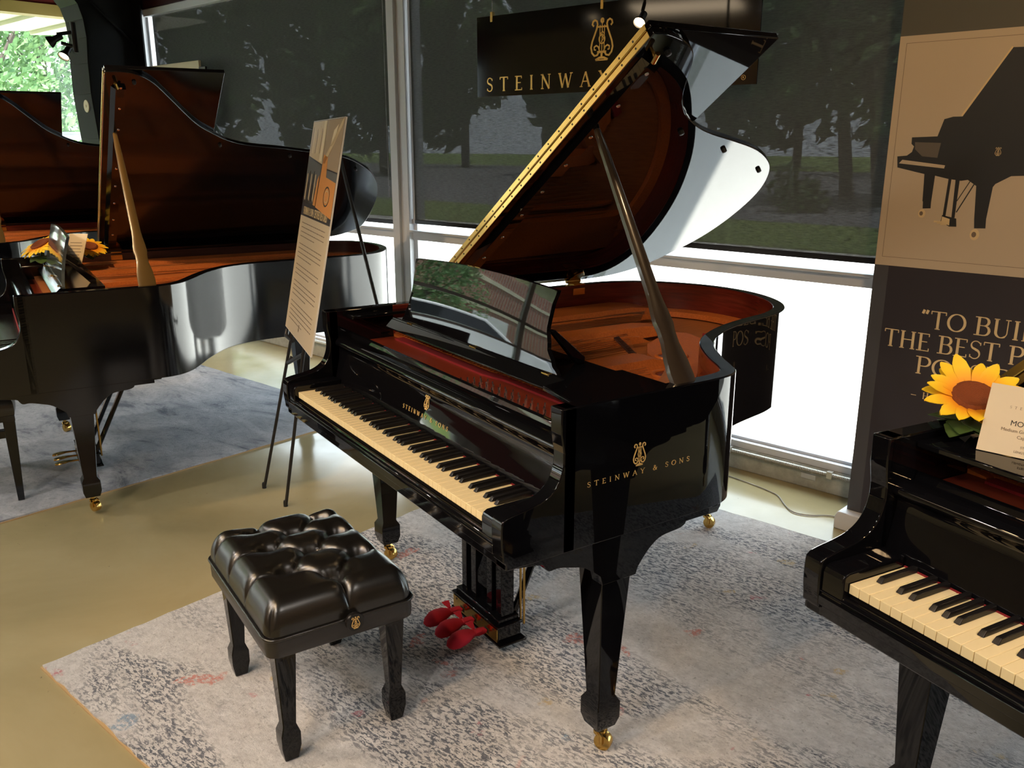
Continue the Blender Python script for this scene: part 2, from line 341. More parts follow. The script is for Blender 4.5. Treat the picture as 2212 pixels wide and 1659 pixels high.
# ------------------------------------------------------------------ lettering: serif capitals drawn with thick and thin strokes
def arc(cx, cy, rx, ry, a0, a1, n=14): return [(cx + rx*math.cos(R(a0 + (a1 - a0)*i/n)), cy + ry*math.sin(R(a0 + (a1 - a0)*i/n))) for i in range(n + 1)]
def glyph(ch, K, H, sr):          # returns (advance, strokes[(pts, width)], serifs[(x, y)])
    k = 1
    if ch == 'T': return .78, [([(.39, 0), (.39, 1)], K), ([(.03, .98), (.75, .98)], H)], [(.39, 0), ('v', .04, .90), ('v', .74, .90)]
    if ch == 'O': return .92, [(arc(.46, .5, .39, .47, 0, 360, 28), ('o', K, H))], []
    if ch == 'B': return .74, [([(.16, 0), (.16, 1)], K), ([(.16, .98), (.40, .98)] + arc(.40, .76, .20, .22, 90, -90, 8) + [(.16, .54)], ('c', K, H)), ([(.16, .54), (.42, .54)] + arc(.42, .28, .24, .26, 90, -90, 8) + [(.16, .02)], ('c', K, H))], [(.10, 0), (.10, 1)]
    if ch == 'U': return .86, [([(.18, 1), (.18, .3)] + arc(.43, .3, .25, .28, 180, 360, 10) + [(.68, 1)], ('u', K, H))], [(.18, 1), (.68, 1)]
    if ch == 'I': return .36, [([(.18, 0), (.18, 1)], K)], [(.18, 0), (.18, 1)]
    if ch == 'L': return .66, [([(.18, 0), (.18, 1)], K), ([(.18, .02), (.62, .02)], H)], [(.18, 0), (.18, 1), ('v', .61, .10)]
    if ch == 'D': return .88, [([(.18, 0), (.18, 1)], K), ([(.18, .98), (.36, .98)] + arc(.38, .5, .42, .48, 90, -90, 12) + [(.18, .02)], ('c', K, H))], [(.12, 0), (.12, 1)]
    if ch == 'H': return .90, [([(.18, 0), (.18, 1)], K), ([(.72, 0), (.72, 1)], K), ([(.18, .52), (.72, .52)], H)], [(.18, 0), (.18, 1), (.72, 0), (.72, 1)]
    if ch == 'E': return .68, [([(.18, 0), (.18, 1)], K), ([(.18, .98), (.60, .98)], H), ([(.18, .53), (.52, .53)], H), ([(.18, .02), (.63, .02)], H)], [(.12, 0), (.12, 1), ('v', .59, .91), ('v', .62, .09)]
    if ch == 'S': return .62, [([(.52, .86)] + arc(.31, .76, .21, .22, 40, 270, 12)[1:-2] + [(.31, .53)] + arc(.30, .26, .23, .25, 80, -140, 12), ('s', K*.9, H))], [('v', .53, .84), ('v', .09, .14)]
    if ch == 'P': return .70, [([(.18, 0), (.18, 1)], K), ([(.18, .98), (.40, .98)] + arc(.40, .72, .24, .26, 90, -90, 10) + [(.18, .46)], ('c', K, H))], [(.18, 0), (.12, 1)]
    if ch == 'A': return .86, [([(.10, 0), (.43, 1)], H), ([(.43, 1), (.76, 0)], K), ([(.22, .36), (.64, .36)], H)], [(.10, 0), (.76, 0)]
    if ch == 'N': return .90, [([(.16, 0), (.16, 1)], H), ([(.14, 1), (.74, 0)], K), ([(.74, 0), (.74, 1)], H)], [(.16, 0), (.12, 1), (.74, 1)]
    if ch == 'W': return 1.16, [([(.10, 1), (.34, 0)], K), ([(.34, 0), (.58, .97)], H), ([(.58, .97), (.82, 0)], K), ([(.82, 0), (1.06, 1)], H)], [(.10, 1), (1.06, 1)]
    if ch == 'Y': return .82, [([(.08, 1), (.41, .46)], K), ([(.41, .46), (.74, 1)], H), ([(.41, .48), (.41, 0)], K)], [(.08, 1), (.74, 1), (.41, 0)]
    if ch == '&': return .84, [([(.76, .0), (.26, .66)] + arc(.37, .80, .13, .15, 200, -20, 10) + [(.40, .58), (.22, .42)] + arc(.30, .23, .20, .22, 130, 300, 9) + [(.58, .12), (.72, .46)], ('c', K*.8, H*1.2))], [(.72, .47)]
    if ch == '-': return .80, [([(.02, .38), (.76, .38)], H*1.6)], []
    if ch == '"': return .46, [([(.10, .80), (.17, 1.02)], K), ([(.28, .80), (.35, 1.02)], K)], []
    return .34, [], []
def lettering(mb, text, x0, y0, h, track=0.0, K=.15, H=.055, sr=.26, depth=0.0006, mi=0, width=None):
    adv = [glyph(c_, K, H, sr)[0] + track for c_ in text]; tot = sum(adv) - track
    sx = (width/(tot*h)) if width else 1.0
    x = 0.0
    for c_, a_ in zip(text, adv):
        _, strokes, ser = glyph(c_, K, H, sr)
        for pts, w in strokes:
            if isinstance(w, tuple):
                k_, hv = w[1], w[2]; ws = []
                for i in range(len(pts)):
                    a = pts[max(i - 1, 0)]; b = pts[min(i + 1, len(pts) - 1)]; dx, dy = b[0] - a[0], b[1] - a[1]
                    vert = abs(dy)/(math.hypot(dx, dy) + 1e-9)
                    if w[0] == 's': vert = 1 - min(1, abs(pts[i][1] - .5)*2.1)
                    ws.append((hv + (k_ - hv)*vert**1.5)*h)
                    if w[0] == 'u' and pts[i][0] > .6: ws[-1] = hv*h
            else: ws = w*h
            mb.band([(x0 + (x + p[0])*h*sx, y0 + p[1]*h) for p in pts], ws, 0, depth, mi)
        for q in ser:
            if sr <= 0: break
            if q[0] == 'v': mb.band([(x0 + (x + q[1])*h*sx, y0 + (q[2] - .08)*h), (x0 + (x + q[1])*h*sx, y0 + (q[2] + .08)*h)], H*h, 0, depth, mi)
            else: mb.band([(x0 + (x + q[0] - sr/2)*h*sx, y0 + (q[1]*.97 + .015)*h), (x0 + (x + q[0] + sr/2)*h*sx, y0 + (q[1]*.97 + .015)*h)], H*h, 0, depth, mi)
        x += a_
    return mb
def lyre(mb, cx, cy, h, depth=0.0006, mi=0, w=1.0):   # lyre emblem, centre, height h
    def P(pts): return [(cx + x*h, cy + y*h) for x, y in pts]
    def st(pts, wd): mb.band(P(pts), wd*h*w, 0, depth, mi)
    for sg in (-1, 1):
        st([(sg*x, y) for x, y in [(.245, .30), (.29, .345), (.27, .41), (.215, .44), (.155, .41), (.135, .34), (.16, .24), (.22, .10), (.285, -.05), (.315, -.18), (.285, -.30), (.21, -.375), (.13, -.36), (.09, -.30)]], .045)
        st([(sg*x, y) for x, y in [(.06, -.27), (.10, -.17), (.16, -.14), (.22, -.17), (.215, -.235), (.17, -.24)]], .036)
        st([(sg*.065, .32), (sg*.065, -.28)], .018)
    st([(0, .36), (0, -.30)], .02)
    st(arc(0, .42, .032, .04, 0, 360, 10), .05)
    st([(-.14, .28), (.14, .28)], .038); st([(-.13, -.29), (.13, -.29)], .05)
    st(arc(0, .0, .085, .10, 0, 360, 16), .028); st([(.06, .12), (.02, .17), (-.05, .14), (.05, .02), (-.02, -.06)], .026)
    st([(0, -.29), (0, -.40)], .055); st([(-.18, -.47), (-.06, -.42), (.06, -.42), (.18, -.47)], .05); st([(-.17, -.475), (.17, -.475)], .03)
    return mb
def place(o, origin, ux, uy):                            # put a flat xy mesh on a plane with axes ux, uy
    ux = Vector(ux).normalized(); uy = Vector(uy).normalized(); uz = ux.cross(uy).normalized(); og = Vector(origin)
    o.matrix_world = Matrix(((ux.x, uy.x, uz.x, og.x), (ux.y, uy.y, uz.y, og.y), (ux.z, uy.z, uz.z, og.z), (0, 0, 0, 1)))
    return o
def place_local(o, origin, ux, uy):                       # same but as matrix relative to the parent
    ux = Vector(ux).normalized(); uy = Vector(uy).normalized(); uz = ux.cross(uy).normalized(); og = Vector(origin)
    o.matrix_basis = Matrix(((ux.x, uy.x, uz.x, og.x), (ux.y, uy.y, uz.y, og.y), (ux.z, uy.z, uz.z, og.z), (0, 0, 0, 1)))
    return o

# ------------------------------------------------------------------ grand piano
ZT, ZK, W = 0.984, 0.729, 1.417
KX = (W - 1.225)/2
OUT_M = [(1.417, .165), (1.417, .30), (1.417, .45), (1.417, .56), (1.416, .63), (1.408, .69), (1.386, .735), (1.345, .768), (1.28, .806), (1.206, .857), (1.143, .908),
         (1.085, .972), (1.036, 1.052), (.996, 1.14), (.967, 1.23), (.945, 1.326), (.924, 1.42), (.89, 1.505), (.84, 1.582), (.765, 1.65), (.67, 1.701), (.57, 1.732),
         (.475, 1.741), (.37, 1.731), (.27, 1.698), (.18, 1.648), (.102, 1.585), (.05, 1.515), (.015, 1.43), (0, 1.32), (0, 1.1), (0, .8), (0, .5), (0, .165)]
OUT_B = [(1.417, .165), (1.417, .30), (1.417, .45), (1.417, .58), (1.416, .66), (1.408, .73), (1.38, .785), (1.33, .832), (1.26, .876), (1.17, .927), (1.08, .985),
         (.99, 1.055), (.925, 1.13), (.885, 1.22), (.865, 1.33), (.855, 1.48), (.85, 1.64), (.842, 1.78), (.818, 1.90), (.77, 1.99), (.70, 2.06), (.60, 2.12),
         (.50, 2.155), (.39, 2.17), (.28, 2.165), (.18, 2.14), (.09, 2.09), (.03, 2.0), (0, 1.88), (0, 1.6), (0, 1.1), (0, .7), (0, .165)]
LID_M = [(1.420, .602), (1.420, .65), (1.402, .72), (1.372, .773), (1.325, .812), (1.228, .866), (1.175, .903), (1.135, .942), (1.098, .99), (1.054, 1.07), (1.02, 1.16),
         (.982, 1.30), (.940, 1.437), (.888, 1.546), (.823, 1.635), (.735, 1.702), (.645, 1.742), (.534, 1.762), (.40, 1.76), (.279, 1.728), (.167, 1.660), (.067, 1.576), (.012, 1.46), (-.004, 1.33)]
LID_B = [(1.372, .637), (1.376, .70), (1.362, .77), (1.315, .84), (1.213, .924), (1.121, .995), (1.04, 1.065), (.985, 1.135), (.93, 1.22), (.895, 1.32), (.87, 1.49),
         (.84, 1.66), (.815, 1.80), (.775, 1.92), (.69, 2.045), (.61, 2.115), (.53, 2.158), (.41, 2.19), (.30, 2.195), (.19, 2.19), (.10, 2.165), (.045, 2.09), (.012, 2.0), (-.004, 1.85)]

def square_leg(mb, cx, cy, ztop, zb=.072, bt=.050, bm_=.027, bl=.037, shoulder=.165):
    def ring(h, z, k=1.0): return [(cx - h, cy - h, z), (cx + h, cy - h, z), (cx + h, cy + h, z), (cx - h, cy + h, z)]
    mb.loft([ring(bt, ztop), ring(bt*.985, ztop - .03), ring(bm_, shoulder), ring(bl, shoulder - .018), ring(bl, zb + .028), ring(bl - .008, zb)])
def make_caster(parent, cx, cy, z1=.074, ang=0.5):
    mb = MB(); ca, sa = math.cos(ang), math.sin(ang)
    mb.lathe([(.016, 0), (.016, .01), (.009, .014), (.009, .03)], (cx, cy, z1 - .03), seg=14)
    ox, oy = cx + .012*ca, cy + .012*sa
    for sg in (-1, 1):
        bx, by = ox - sg*.016*sa, oy + sg*.016*ca
        mb.tube([(cx - sg*.012*sa, cy + sg*.012*ca, z1 - .02), (bx, by, .045), (bx, by, .022)], .0055, 6)
    c_ = mb.build('caster', M['brass'], parent)
    w = MB(); w.lathe([(.008, -.0135), (.022, -.0135), (.0235, -.009), (.0235, .009), (.022, .0135), (.008, .0135)], (ox, oy, .0235), (-sa, ca, 0), 22)
    w.build('caster_wheel', M['brass'], parent)

def grand(label, loc, rz, scale=1.0, out=OUT_M, lid=LID_M, phi=34.5, yh=.60, flap=.465, zb=.635, fin='gloss', inner='mahog', front=True, legs=True,
          keys=(0, 52), desk='solid', decal=False, prop='prop', prop_base=(1.397, .544), prop_top=(1.059, .662), shelf_b=.045, shelf_t=True, name='grand_piano', side=True, under=True):
    G = M[fin]
    root = thing(name, label, 'piano', loc, rz, None, scale)
    oc = spline(out, 4); ic = offset_open(oc, .042)
    mb = MB()
    ring = [[(a[0], a[1], zb), (a[0], a[1], ZT), (b[0], b[1], ZT), (b[0], b[1], zb + .02)] for a, b in zip(oc, ic)]
    o0 = len(mb.v)
    for q in ring: mb.v += q
    for i in range(len(ring) - 1):
        for k in range(4):
            mb.f.append((o0 + i*4 + k, o0 + i*4 + (k + 1) % 4, o0 + (i + 1)*4 + (k + 1) % 4, o0 + (i + 1)*4 + k)); mb.m.append(1 if k == 2 and ring[i][0][1] > .44 else 0)
    mb.f.append((o0, o0 + 1, o0 + 2, o0 + 3)); mb.m.append(0); e0 = o0 + 4*(len(ring) - 1); mb.f.append((e0 + 3, e0 + 2, e0 + 1, e0)); mb.m.append(0)
    case = mb.build('case_rim', [G, M[inner]], root, 35, .0035, 2)
    arm = spline([(.004, .668), (0, .70), (0, .74), (.006, .757), (.03, .7645), (.07, .7705), (.107, .779), (.134, .793), (.151, .812), (.162, .839), (.166, .869), (.162, .897), (.158, .92)], 4)[:-1] + \
          [(.157, .925), (.157, ZT), (.20, ZT), (.20, zb), (.012, zb), (.012, .652), (.004, .656)]
    for x0 in (0.0, W - .042):
        mb = MB(); mb.extx(arm, x0, x0 + .042); mb.build('arm', G, root, 30, .003, 2)
    if front:
        mb = MB(); mb.box(.042, W - .042, .012, .44, zb, .664); mb.build('keybed', G, root, 40, .003)
        mb = MB(); mb.extx([(.012, .660), (.002, .664), (.002, .684), (.008, .688), (.004, .692), (.004, .695), (.010, .698), (.012, .702), (.020, .702), (.020, .660)], .042, W - .042)
        mb.build('key_slip', G, root, 30, .001, 1)
        for x0, x1 in ((.042, KX - .001), (W - KX + .001, W - .042)):
            mb = MB(); mb.extx([(.006, .662), (.006, .735), (.010, .745), (.020, .7505), (.175, .7515), (.175, .662)], x0, x1); mb.build('key_block', G, root, 30, .004, 3)
        # keyboard
        mb = MB(); mb.box(KX, W - KX, .026, .21, .664, .700); kb = mb.build('keyboard', M['ebony'], root)
        wk = MB(); wk.box(-.01130, .01130, .0214, .176, .7085, .7285); w0 = None
        bp = [(0, -.0015), (2, -.002), (3, .002), (5, -.003), (6, 0)]
        for i in range(keys[0], keys[1]):
            x = KX + .01178 + i*.02356
            if w0 is None: w0 = wk.build('white_key', M['ivory'], kb, 40, .0010, 2); k_ = w0
            else: k_ = w0.copy(); COL.objects.link(k_)
            k_.location = (x, 0, 0)
        b0 = None
        bk = MB(); bk.loft([[(-.0068, .072, .7285), (.0068, .072, .7285), (.0068, .176, .7285), (-.0068, .176, .7285)], [(-.0050, .0805, .7395), (.0050, .0805, .7395), (.0050, .176, .7405), (-.0050, .176, .7405)]])
        for i in range(keys[0], min(keys[1], 51)):
            j = i % 7                               # A B C D E F G
            off = {0: .0006, 2: -.0016, 3: .0016, 5: -.0020, 6: 0.0}.get(j)
            if off is None: continue
            x = KX + (i + 1)*.02356 + off
            if b0 is None: b0 = bk.build('black_key', M['ebony'], kb, 40, .0014, 2); k_ = b0
            else: k_ = b0.copy(); COL.objects.link(k_)
            k_.location = (x, 0, 0)
        mb = MB(); mb.box(KX, W - KX, .173, .178, .71, .7305); mb.build('name_board_felt', M['redfelt'], root)
        prof = spline([(.176, .733), (.181, .752), (.190, .79), (.199, .835), (.1975, .852), (.189, .860), (.184, .868), (.187, .879), (.198, .887), (.215, .889), (.238, .887), (.246, .878)], 4)
        mb = MB(); mb.extx(prof + [(.246, .735)], .043, W - .043); mb.build('fallboard', G, root, 30)
        mb = MB(); mb.extx([(.236, .872), (.246, .8985), (.258, .8995), (.262, .872)], .043, W - .043); mb.build('fallboard_hinge_rail', G, root, 30, .002)
        mb = MB(); lettering(mb, 'STEINWAY & SONS', 0, 0, .013, .55, .13, .05, .2, width=.28); lyre(mb, .14, .050, .045)
        o = place_local(mb.build('lettering', M['goldpaint'], root, 0), (.708 - .14, .1842, .768), (1, 0, 0), (0, .22, 1)); 
        # plate front web, felt and tuning pins
        mb = MB(); mb.box(.045, W - .045, .262, .445, .856, .868); mb.build('pin_web', M['pinweb'], root)
        mb = MB()
        mb.band([(.10 + i*.10, .405 + (.02 if i > 6 else 0)) for i in range(13)], .035, .868, .874); mb.build('string_felt', M['redfelt'], root)
        pin = MB(); pin.lathe([(.0024, 0), (.0024, .014), (.0018, .017)], seg=8); p0 = None; n_ = 0
        for i in range(18):
            for j in range(4):
                x = (.74 if i < 9 else .76) + i*.0335 + j*.0075; y = .292 + j*.018 + (i % 2)*.004
                if x > 1.36: continue
                if p0 is None: p0 = pin.build('tuning_pin', M['chrome'], root, 40); k_ = p0
                else: k_ = p0.copy(); COL.objects.link(k_)
                k_.location = (x, y, .868)
    # soundboard and plate
    inn = [p for p in offset_open(oc, .0425)]
    mb = MB(); mb.extz([(inn[0][0], .30)] + [p for p in inn if p[1] > .30] + [(inn[-1][0], .30)], .835, .845); mb.build('soundboard', M['soundboard'], root, 0)
    isB = out is OUT_B; sy = 1.0 if isB else (max(p[1] for p in out) - .45)/1.29
    def xr(y):
        return min([a[0] + (b[0] - a[0])*(y - a[1])/(b[1] - a[1] + 1e-9) for a, b in zip(oc, oc[1:]) if (a[1] - y)*(b[1] - y) <= 0 and a[0] > .35] or [.35]) - .06
    def Y(y): return .45 + (y - .45)*sy
    mb = MB()
    a1 = [p for p in offset_open(oc, .044) if p[1] > .40]; a2 = [p for p in offset_open(oc, .088)]; a2 = [q for p, q in zip(offset_open(oc, .044), a2) if p[1] > .40]
    a1 = a1[:]; nn_ = len(a1)
    k0 = min(range(nn_), key=lambda i: abs(a1[i][1] - max(p[1] for p in a1)))
    for i in range(nn_ - 1):
        mb.hexa([(*a1[i], .862), (*a1[i + 1], .862), (*a2[i + 1], .850), (*a2[i], .850)], [(*a1[i], .878), (*a1[i + 1], .878), (*a2[i + 1], .872), (*a2[i], .872)])
    # treble web
    tw = [(.80, .44), (1.37, .44), (1.372, .68), (1.345, .77), (1.25, .835), (1.12, .91), (1.0, .985), (.91, 1.06), (.845, 1.16), (.80, 1.10), (.83, .98), (.92, .82), (.88, .62)] if isB else [(.96, .44), (1.37, .44), (1.372, .62), (1.352, .695), (1.28, .745), (1.18, .805), (1.10, .865), (1.03, .94), (.975, 1.03), (.93, 1.13), (.87, 1.22), (.75, 1.30), (.60, 1.34), (.55, 1.29), (.66, 1.09), (.76, 1.0), (.90, .93), (.96, .80)]
    mb.extz([(x, Y(y)) for x, y in tw], .858, .872)
    def bar(p0, p1, w0, w1, zt=.905, zb_=.862, top=.55):
        p0 = Vector(p0); p1 = Vector(p1); t_ = (p1 - p0).normalized(); nn = Vector((-t_.y, t_.x)); secs = []
        for s_, hh in ((0, 0), (.02, .4), (.06, 1), (.85, 1), (.94, .75), (1, 0)):
            c_ = p0.lerp(p1, s_); w = (w0 + (w1 - w0)*s_)/2; h = zb_ + (zt - zb_)*max(hh, .05)
            secs.append([(c_.x - nn.x*w, c_.y - nn.y*w, zb_), (c_.x + nn.x*w, c_.y + nn.y*w, zb_), (c_.x + nn.x*w*top, c_.y + nn.y*w*top, h), (c_.x - nn.x*w*top, c_.y - nn.y*w*top, h)])
        mb.loft(secs)
    bar((.142, .44), (.160, 1.95 if isB else 1.56), .195, .17, .905, top=.85); bar((.472, .44), (.43 if isB else .50, 1.80 if isB else 1.33), .135, .10, .902, top=.75); bar((.272, .44), (.282, 1.9 if isB else 1.48), .018, .018, .892)
    bar((.885, .44), (.78 if isB else .89, 1.25 if isB else .94), .14, .12, .905, top=.75); bar((.57, .44), (.60, 1.15), .018, .018, .892)
    HOLES = ((.92, .985, .040), (1.05, .89, .044), (1.18, .80, .044), (1.29, .71, .036)) if isB else ((.845, 1.03, .046), (1.015, .865, .050), (1.14, .745, .048), (1.26, .655, .036))
    mb.box(.05, 1.36, .435, .47, .856, .884)
    for cx, cy, rr in HOLES:
        mb.tube([(cx + rr*math.cos(R(a)), Y(cy) + rr*1.15*math.sin(R(a)), .873) for a in range(0, 361, 15)], .006, 8, cap=False)
    mb.build('cast_iron_plate', M['plate'], root, 35, .002)
    mb = MB()
    for cx, cy, rr in HOLES:
        mb.lathe([(rr - .004, 0), (rr - .004, .0012)], (cx, Y(cy), .8722), seg=24)
    mb.build('plate_hole', M['mahog'], root)
    mb = MB(); mb.band([(x, Y(y)) for x, y in spline([(1.17, .70), (1.05, .83), (.92, .95), (.80, 1.12), (.68, 1.33), (.56, 1.58), (.46, 1.8)] if isB else [(1.17, .66), (1.08, .78), (.98, .90), (.86, 1.02), (.72, 1.13), (.58, 1.24), (.47, 1.36)], 5)], .032, .845, .884); mb.build('bridge', M['soundboard'], root, 30)
    mb = MB(); mb.band([(x, Y(y)) for x, y in spline([(.76, 1.32), (.70, 1.5), (.62, 1.70), (.50, 1.88)] if isB else [(.90, 1.14), (.84, 1.21), (.76, 1.29), (.66, 1.38)], 5)], .030, .846, .876); mb.build('hitch_felt', M['redfelt'], root, 30)
    mb = MB()
    for i in range(64):
        t_ = i/63; x0 = .08 + t_*1.24; xe = x0 - .06*(1 - t_)*2 + .02; ye = (1.95 - 1.37*t_**.7) if isB else Y(1.56 - .98*t_**.85); xe = xe if t_ > .3 else x0 + .18*(.3 - t_) + .03
        while xr(ye) < xe and ye > .6: ye -= .03
        p, q = (x0, .40, .889), (max(.07, xe), ye, .886)
        mb.tube([p, q], .0011 if t_ > .35 else .0018, 4, cap=False)
    tag(mb.build('strings', M['copper'], root, 0), kind='stuff')
    if front and keys[1] == 52:
        dm = MB(); dm.box(-.0024, .0024, -.013, .013, 0, .008); d0 = None
        for i in range(22):
            if d0 is None: d0 = dm.build('damper', M['mahog2'], root, 40, .0005, 1); k_ = d0
            else: k_ = d0.copy(); COL.objects.link(k_)
            k_.location = (.60 + i*.0125, 1.00 - i*.0065, .8895); k_.rotation_euler = (0, 0, .3)
    # side shelves, music desk
    if shelf_b: mb = MB(); mb.box(.043, .043 + shelf_b, .235, .50, .955, .968); mb.build('side_shelf', G, root, 40, .003)
    if shelf_t: mb = MB(); mb.extz([(1.195, .262), (1.374, .232), (1.374, .535), (1.18, .53), (1.165, .42)], .958, .971); mb.build('side_shelf', G, root, 40, .003)
    if desk:
        mb = MB(); mb.extx([(.322, .934), (.313, .938), (.313, .942), (.341, .968), (.347, .970), (.352, .966), (.52, .966), (.52, .954), (.345, .952), (.338, .936)], .19, 1.175); tr_ = mb.build('desk_tray', G, root, 30)
        for x_ in (.30, .71, 1.08):
            mb = MB(); mb.box(x_, x_ + .03, .338, .352, .966, .9705); mb.build('tray_hinge', M['brass'], root, 40, .001)
        def edge(t_): 
            e_ = [(0, .235, 1.135), (.12, .252, 1.10), (.3, .268, 1.070), (.55, .275, 1.052), (.8, .268, 1.052), (1, .258, 1.060)]
            for (a, l0, r0), (b, l1, r1) in zip(e_, e_[1:]):
                if t_ <= b: s_ = (t_ - a)/(b - a); s_ = s_*s_*(3 - 2*s_); return l0 + (l1 - l0)*s_, r0 + (r1 - r0)*s_
        nu, nv = 20, 22; vs = []
        for sgn in (0, 1):
            for j in range(nv + 1):
                t_ = j/nv; l_, r_ = edge(t_)
                for i in range(nu + 1):
                    s_ = i/nu; x = l_ + (r_ - l_)*s_
                    z = .9665 + t_*(.208 + .014*(1 - (2*s_ - 1)**2)); y = .352 + .050*t_ - .003*math.sin(math.pi*t_) + (.013 if sgn else 0)
                    vs.append((x, y, z))
        F_ = []; K_ = (nu + 1)*(nv + 1)
        for j in range(nv):
            for i in range(nu):
                a = j*(nu + 1) + i; F_.append((a, a + 1, a + nu + 2, a + nu + 1)); F_.append((K_ + a, K_ + a + nu + 1, K_ + a + nu + 2, K_ + a + 1))
        for i in range(nu): 
            F_.append((i, K_ + i, K_ + i + 1, i + 1)); a = nv*(nu + 1) + i; F_.append((a, a + 1, K_ + a + 1, K_ + a))
        for j in range(nv):
            a = j*(nu + 1); F_.append((a, a + nu + 1, K_ + a + nu + 1, K_ + a)); a += nu; F_.append((a, K_ + a, K_ + a + nu + 1, a + nu + 1))
        mb = MB(); mb.add(vs, F_)
        mb.build('music_desk', G if desk == 'solid' else M['acrylic'], root, 35)
        for x_ in (.36, 1.04):
            mb = MB(); mb.extx([(.385, 1.07), (.40, 1.07), (.50, .985), (.50, .967), (.475, .967)], x_, x_ + .02); mb.build('desk_support', G, root, 40, .002)
    # lid
    ld = MB(); lp = [(-.004, yh)] + [p for p in spline(lid, 4)] 
    ld.extz(lp, 0, .020); lo = ld.build('lid', G, root, 30, .003, 2)
    lo.location = (0, 0, ZT + .015); lo.rotation_euler = (0, -R(phi), 0)
    wl_ = lid[0][0]
    mb = MB(); mb.extz([(0, yh + .002), (wl_, yh + .002), (wl_ + .002, yh + flap), (0, yh + flap)], .0215, .0415); mb.build('lid_flap', G, lo, 30, .003, 2)
    mb = MB(); mb.box(.02, wl_ - .015, yh - .0025, yh + .001, .0015, .0185); mb.box(.02, wl_ - .015, yh - .0025, yh + .001, .0225, .040); mb.tube([(.02, yh - .003, .0205), (wl_ - .015, yh - .003, .0205)], .0028, 8)
    i = 0
    while .05 + i*.062 < wl_ - .03:
        for zz in (.010, .031): mb.lathe([(.003, 0), (.003, .0008)], (.05 + i*.062, yh - .0025, zz), (0, -1, 0), 8, 1)
        i += 1
    mb.build('piano_hinge', [M['brass'], M['inkdark']], lo, 40)
    mb = MB(); mb.extx([(yh + .026, 0), (yh + .044, -.018), (yh + .086, -.018), (yh + .088, 0)], .05, wl_ - .085); mb.build('lid_batten', G, lo, 30)
    mb = MB(); mb.extz([(1.235, yh + .056), (1.245, yh + .049), (1.285, yh + .049), (1.293, yh + .056), (1.285, yh + .078), (1.240, yh + .078)], -.0188, -.0178); mb.build('prop_cup', M['ebony'], lo, 40)
    for x_ in (1.296, 1.164, 1.022, .882, .736, .597, .454, .31, .17):
        mb = MB(); mb.lathe([(.0065, 0), (.0055, .0022)], (x_, yh + .064, -.0178), (0, 0, -1), 12); mb.build('screw', M['chrome'], lo)
    mb = MB(); mb.tube([(wl_ - .063, yh + .046, 0), (wl_ - .063, yh + .046, -.020)], .005, 8); mb.tube([(wl_ - .078, yh + .05, -.02), (wl_ - .045, yh + .04, -.020)], .007, 8); mb.build('lid_latch', M['brass'], lo)
    for px_, py_ in ((.88, .09), (.70, .36), (.585, .60), (.33, .86)):
        ymx = max(p[1] for p in lid); k_ = [p for p in spline(lid, 4)]
        best = min(k_, key=lambda p: abs(p[1] - (yh + py_*(ymx - yh))) + (10 if p[0] < .25 else 0)); mb = MB(); mb.lathe([(.009, 0), (.008, .010), (.004, .012)], (best[0] - .045, best[1] - .012, 0), (0, 0, -1), 12); mb.build('bumper', M['rubber'], lo)
    # spine hinges
    for yy in ((.735, 1.26) if out is OUT_M else (.72, 1.80)):
        mb = MB(); mb.box(.036, .047, yy - .03, yy + .03, ZT - .040, ZT - .012); mb.box(.004, .050, yy - .028, yy + .028, ZT, ZT + .006)
        mb.tube([(.004, yy - .035, ZT + .012), (.004, yy + .035, ZT + .012)], .009, 10)
        c_, s_ = math.cos(R(phi)), math.sin(R(phi))
        mb.prism([(.006, -.026), (.055, -.024), (.075, -.010), (.085, 0), (.075, .010), (.055, .024), (.006, .026)], lambda a, b: (a*c_ - (-.001)*s_, yy + b, ZT + .015 + a*s_ + (-.001)*c_), lambda a, b: (a*c_ + .006*s_, yy + b, ZT + .015 + a*s_ - .006*c_))
        mb.build('lid_hinge', M['brass'], root, 40, .001)
    if isB:
        mb = MB(); mb.box(.0, .030, yh, max(p[1] for p in out)*.86, ZT - .001, ZT + .016); mb.build('hinge_strip', G, root, 40, .003)
        for ch in list(root.children):
            if ch.name.split('.')[0] in ('soundboard', 'cast_iron_plate', 'plate_hole', 'bridge', 'hitch_felt', 'strings'): ch.location.z += .038
    # prop
    if prop:
        b_ = Vector((prop_base[0], prop_base[1], ZT - .012)); c_, s_ = math.cos(R(phi)), math.sin(R(phi))
        t1 = Vector((prop_top[0]*c_ + .012*s_, prop_top[1], ZT + .015 + prop_top[0]*s_ - .012*c_)); ax = (t1 - b_); Lp = ax.length; ax.normalize()
        wv = Vector((0, 1, 0)); wv = (wv - ax*wv.dot(ax)).normalized(); tv = ax.cross(wv)
        secs = []
        for s_, w, t_ in ((0, .034, .011), (.04, .036, .012), (.09, .033, .012), (.13, .027, .012), (.15, .024, .012), (.19, .024, .012), (.22, .028, .012), (.26, .025, .012), (.30, .021, .011), (.34, .019, .011), (.5, .0175, .0105), (.7, .015, .010), (.9, .012, .009), (.985, .009, .008), (1, .005, .004)):
            p = b_ + ax*Lp*s_; ring_ = []
            for a_, b2 in ((-1, -.6), (-.6, -1), (.6, -1), (1, -.6), (1, .6), (.6, 1), (-.6, 1), (-1, .6)): ring_.append(p + wv*w*a_ + tv*t_*b2)
            secs.append(ring_)
        mb = MB(); mb.loft(secs); pr = mb.build('lid_prop', M[prop], root, 40)
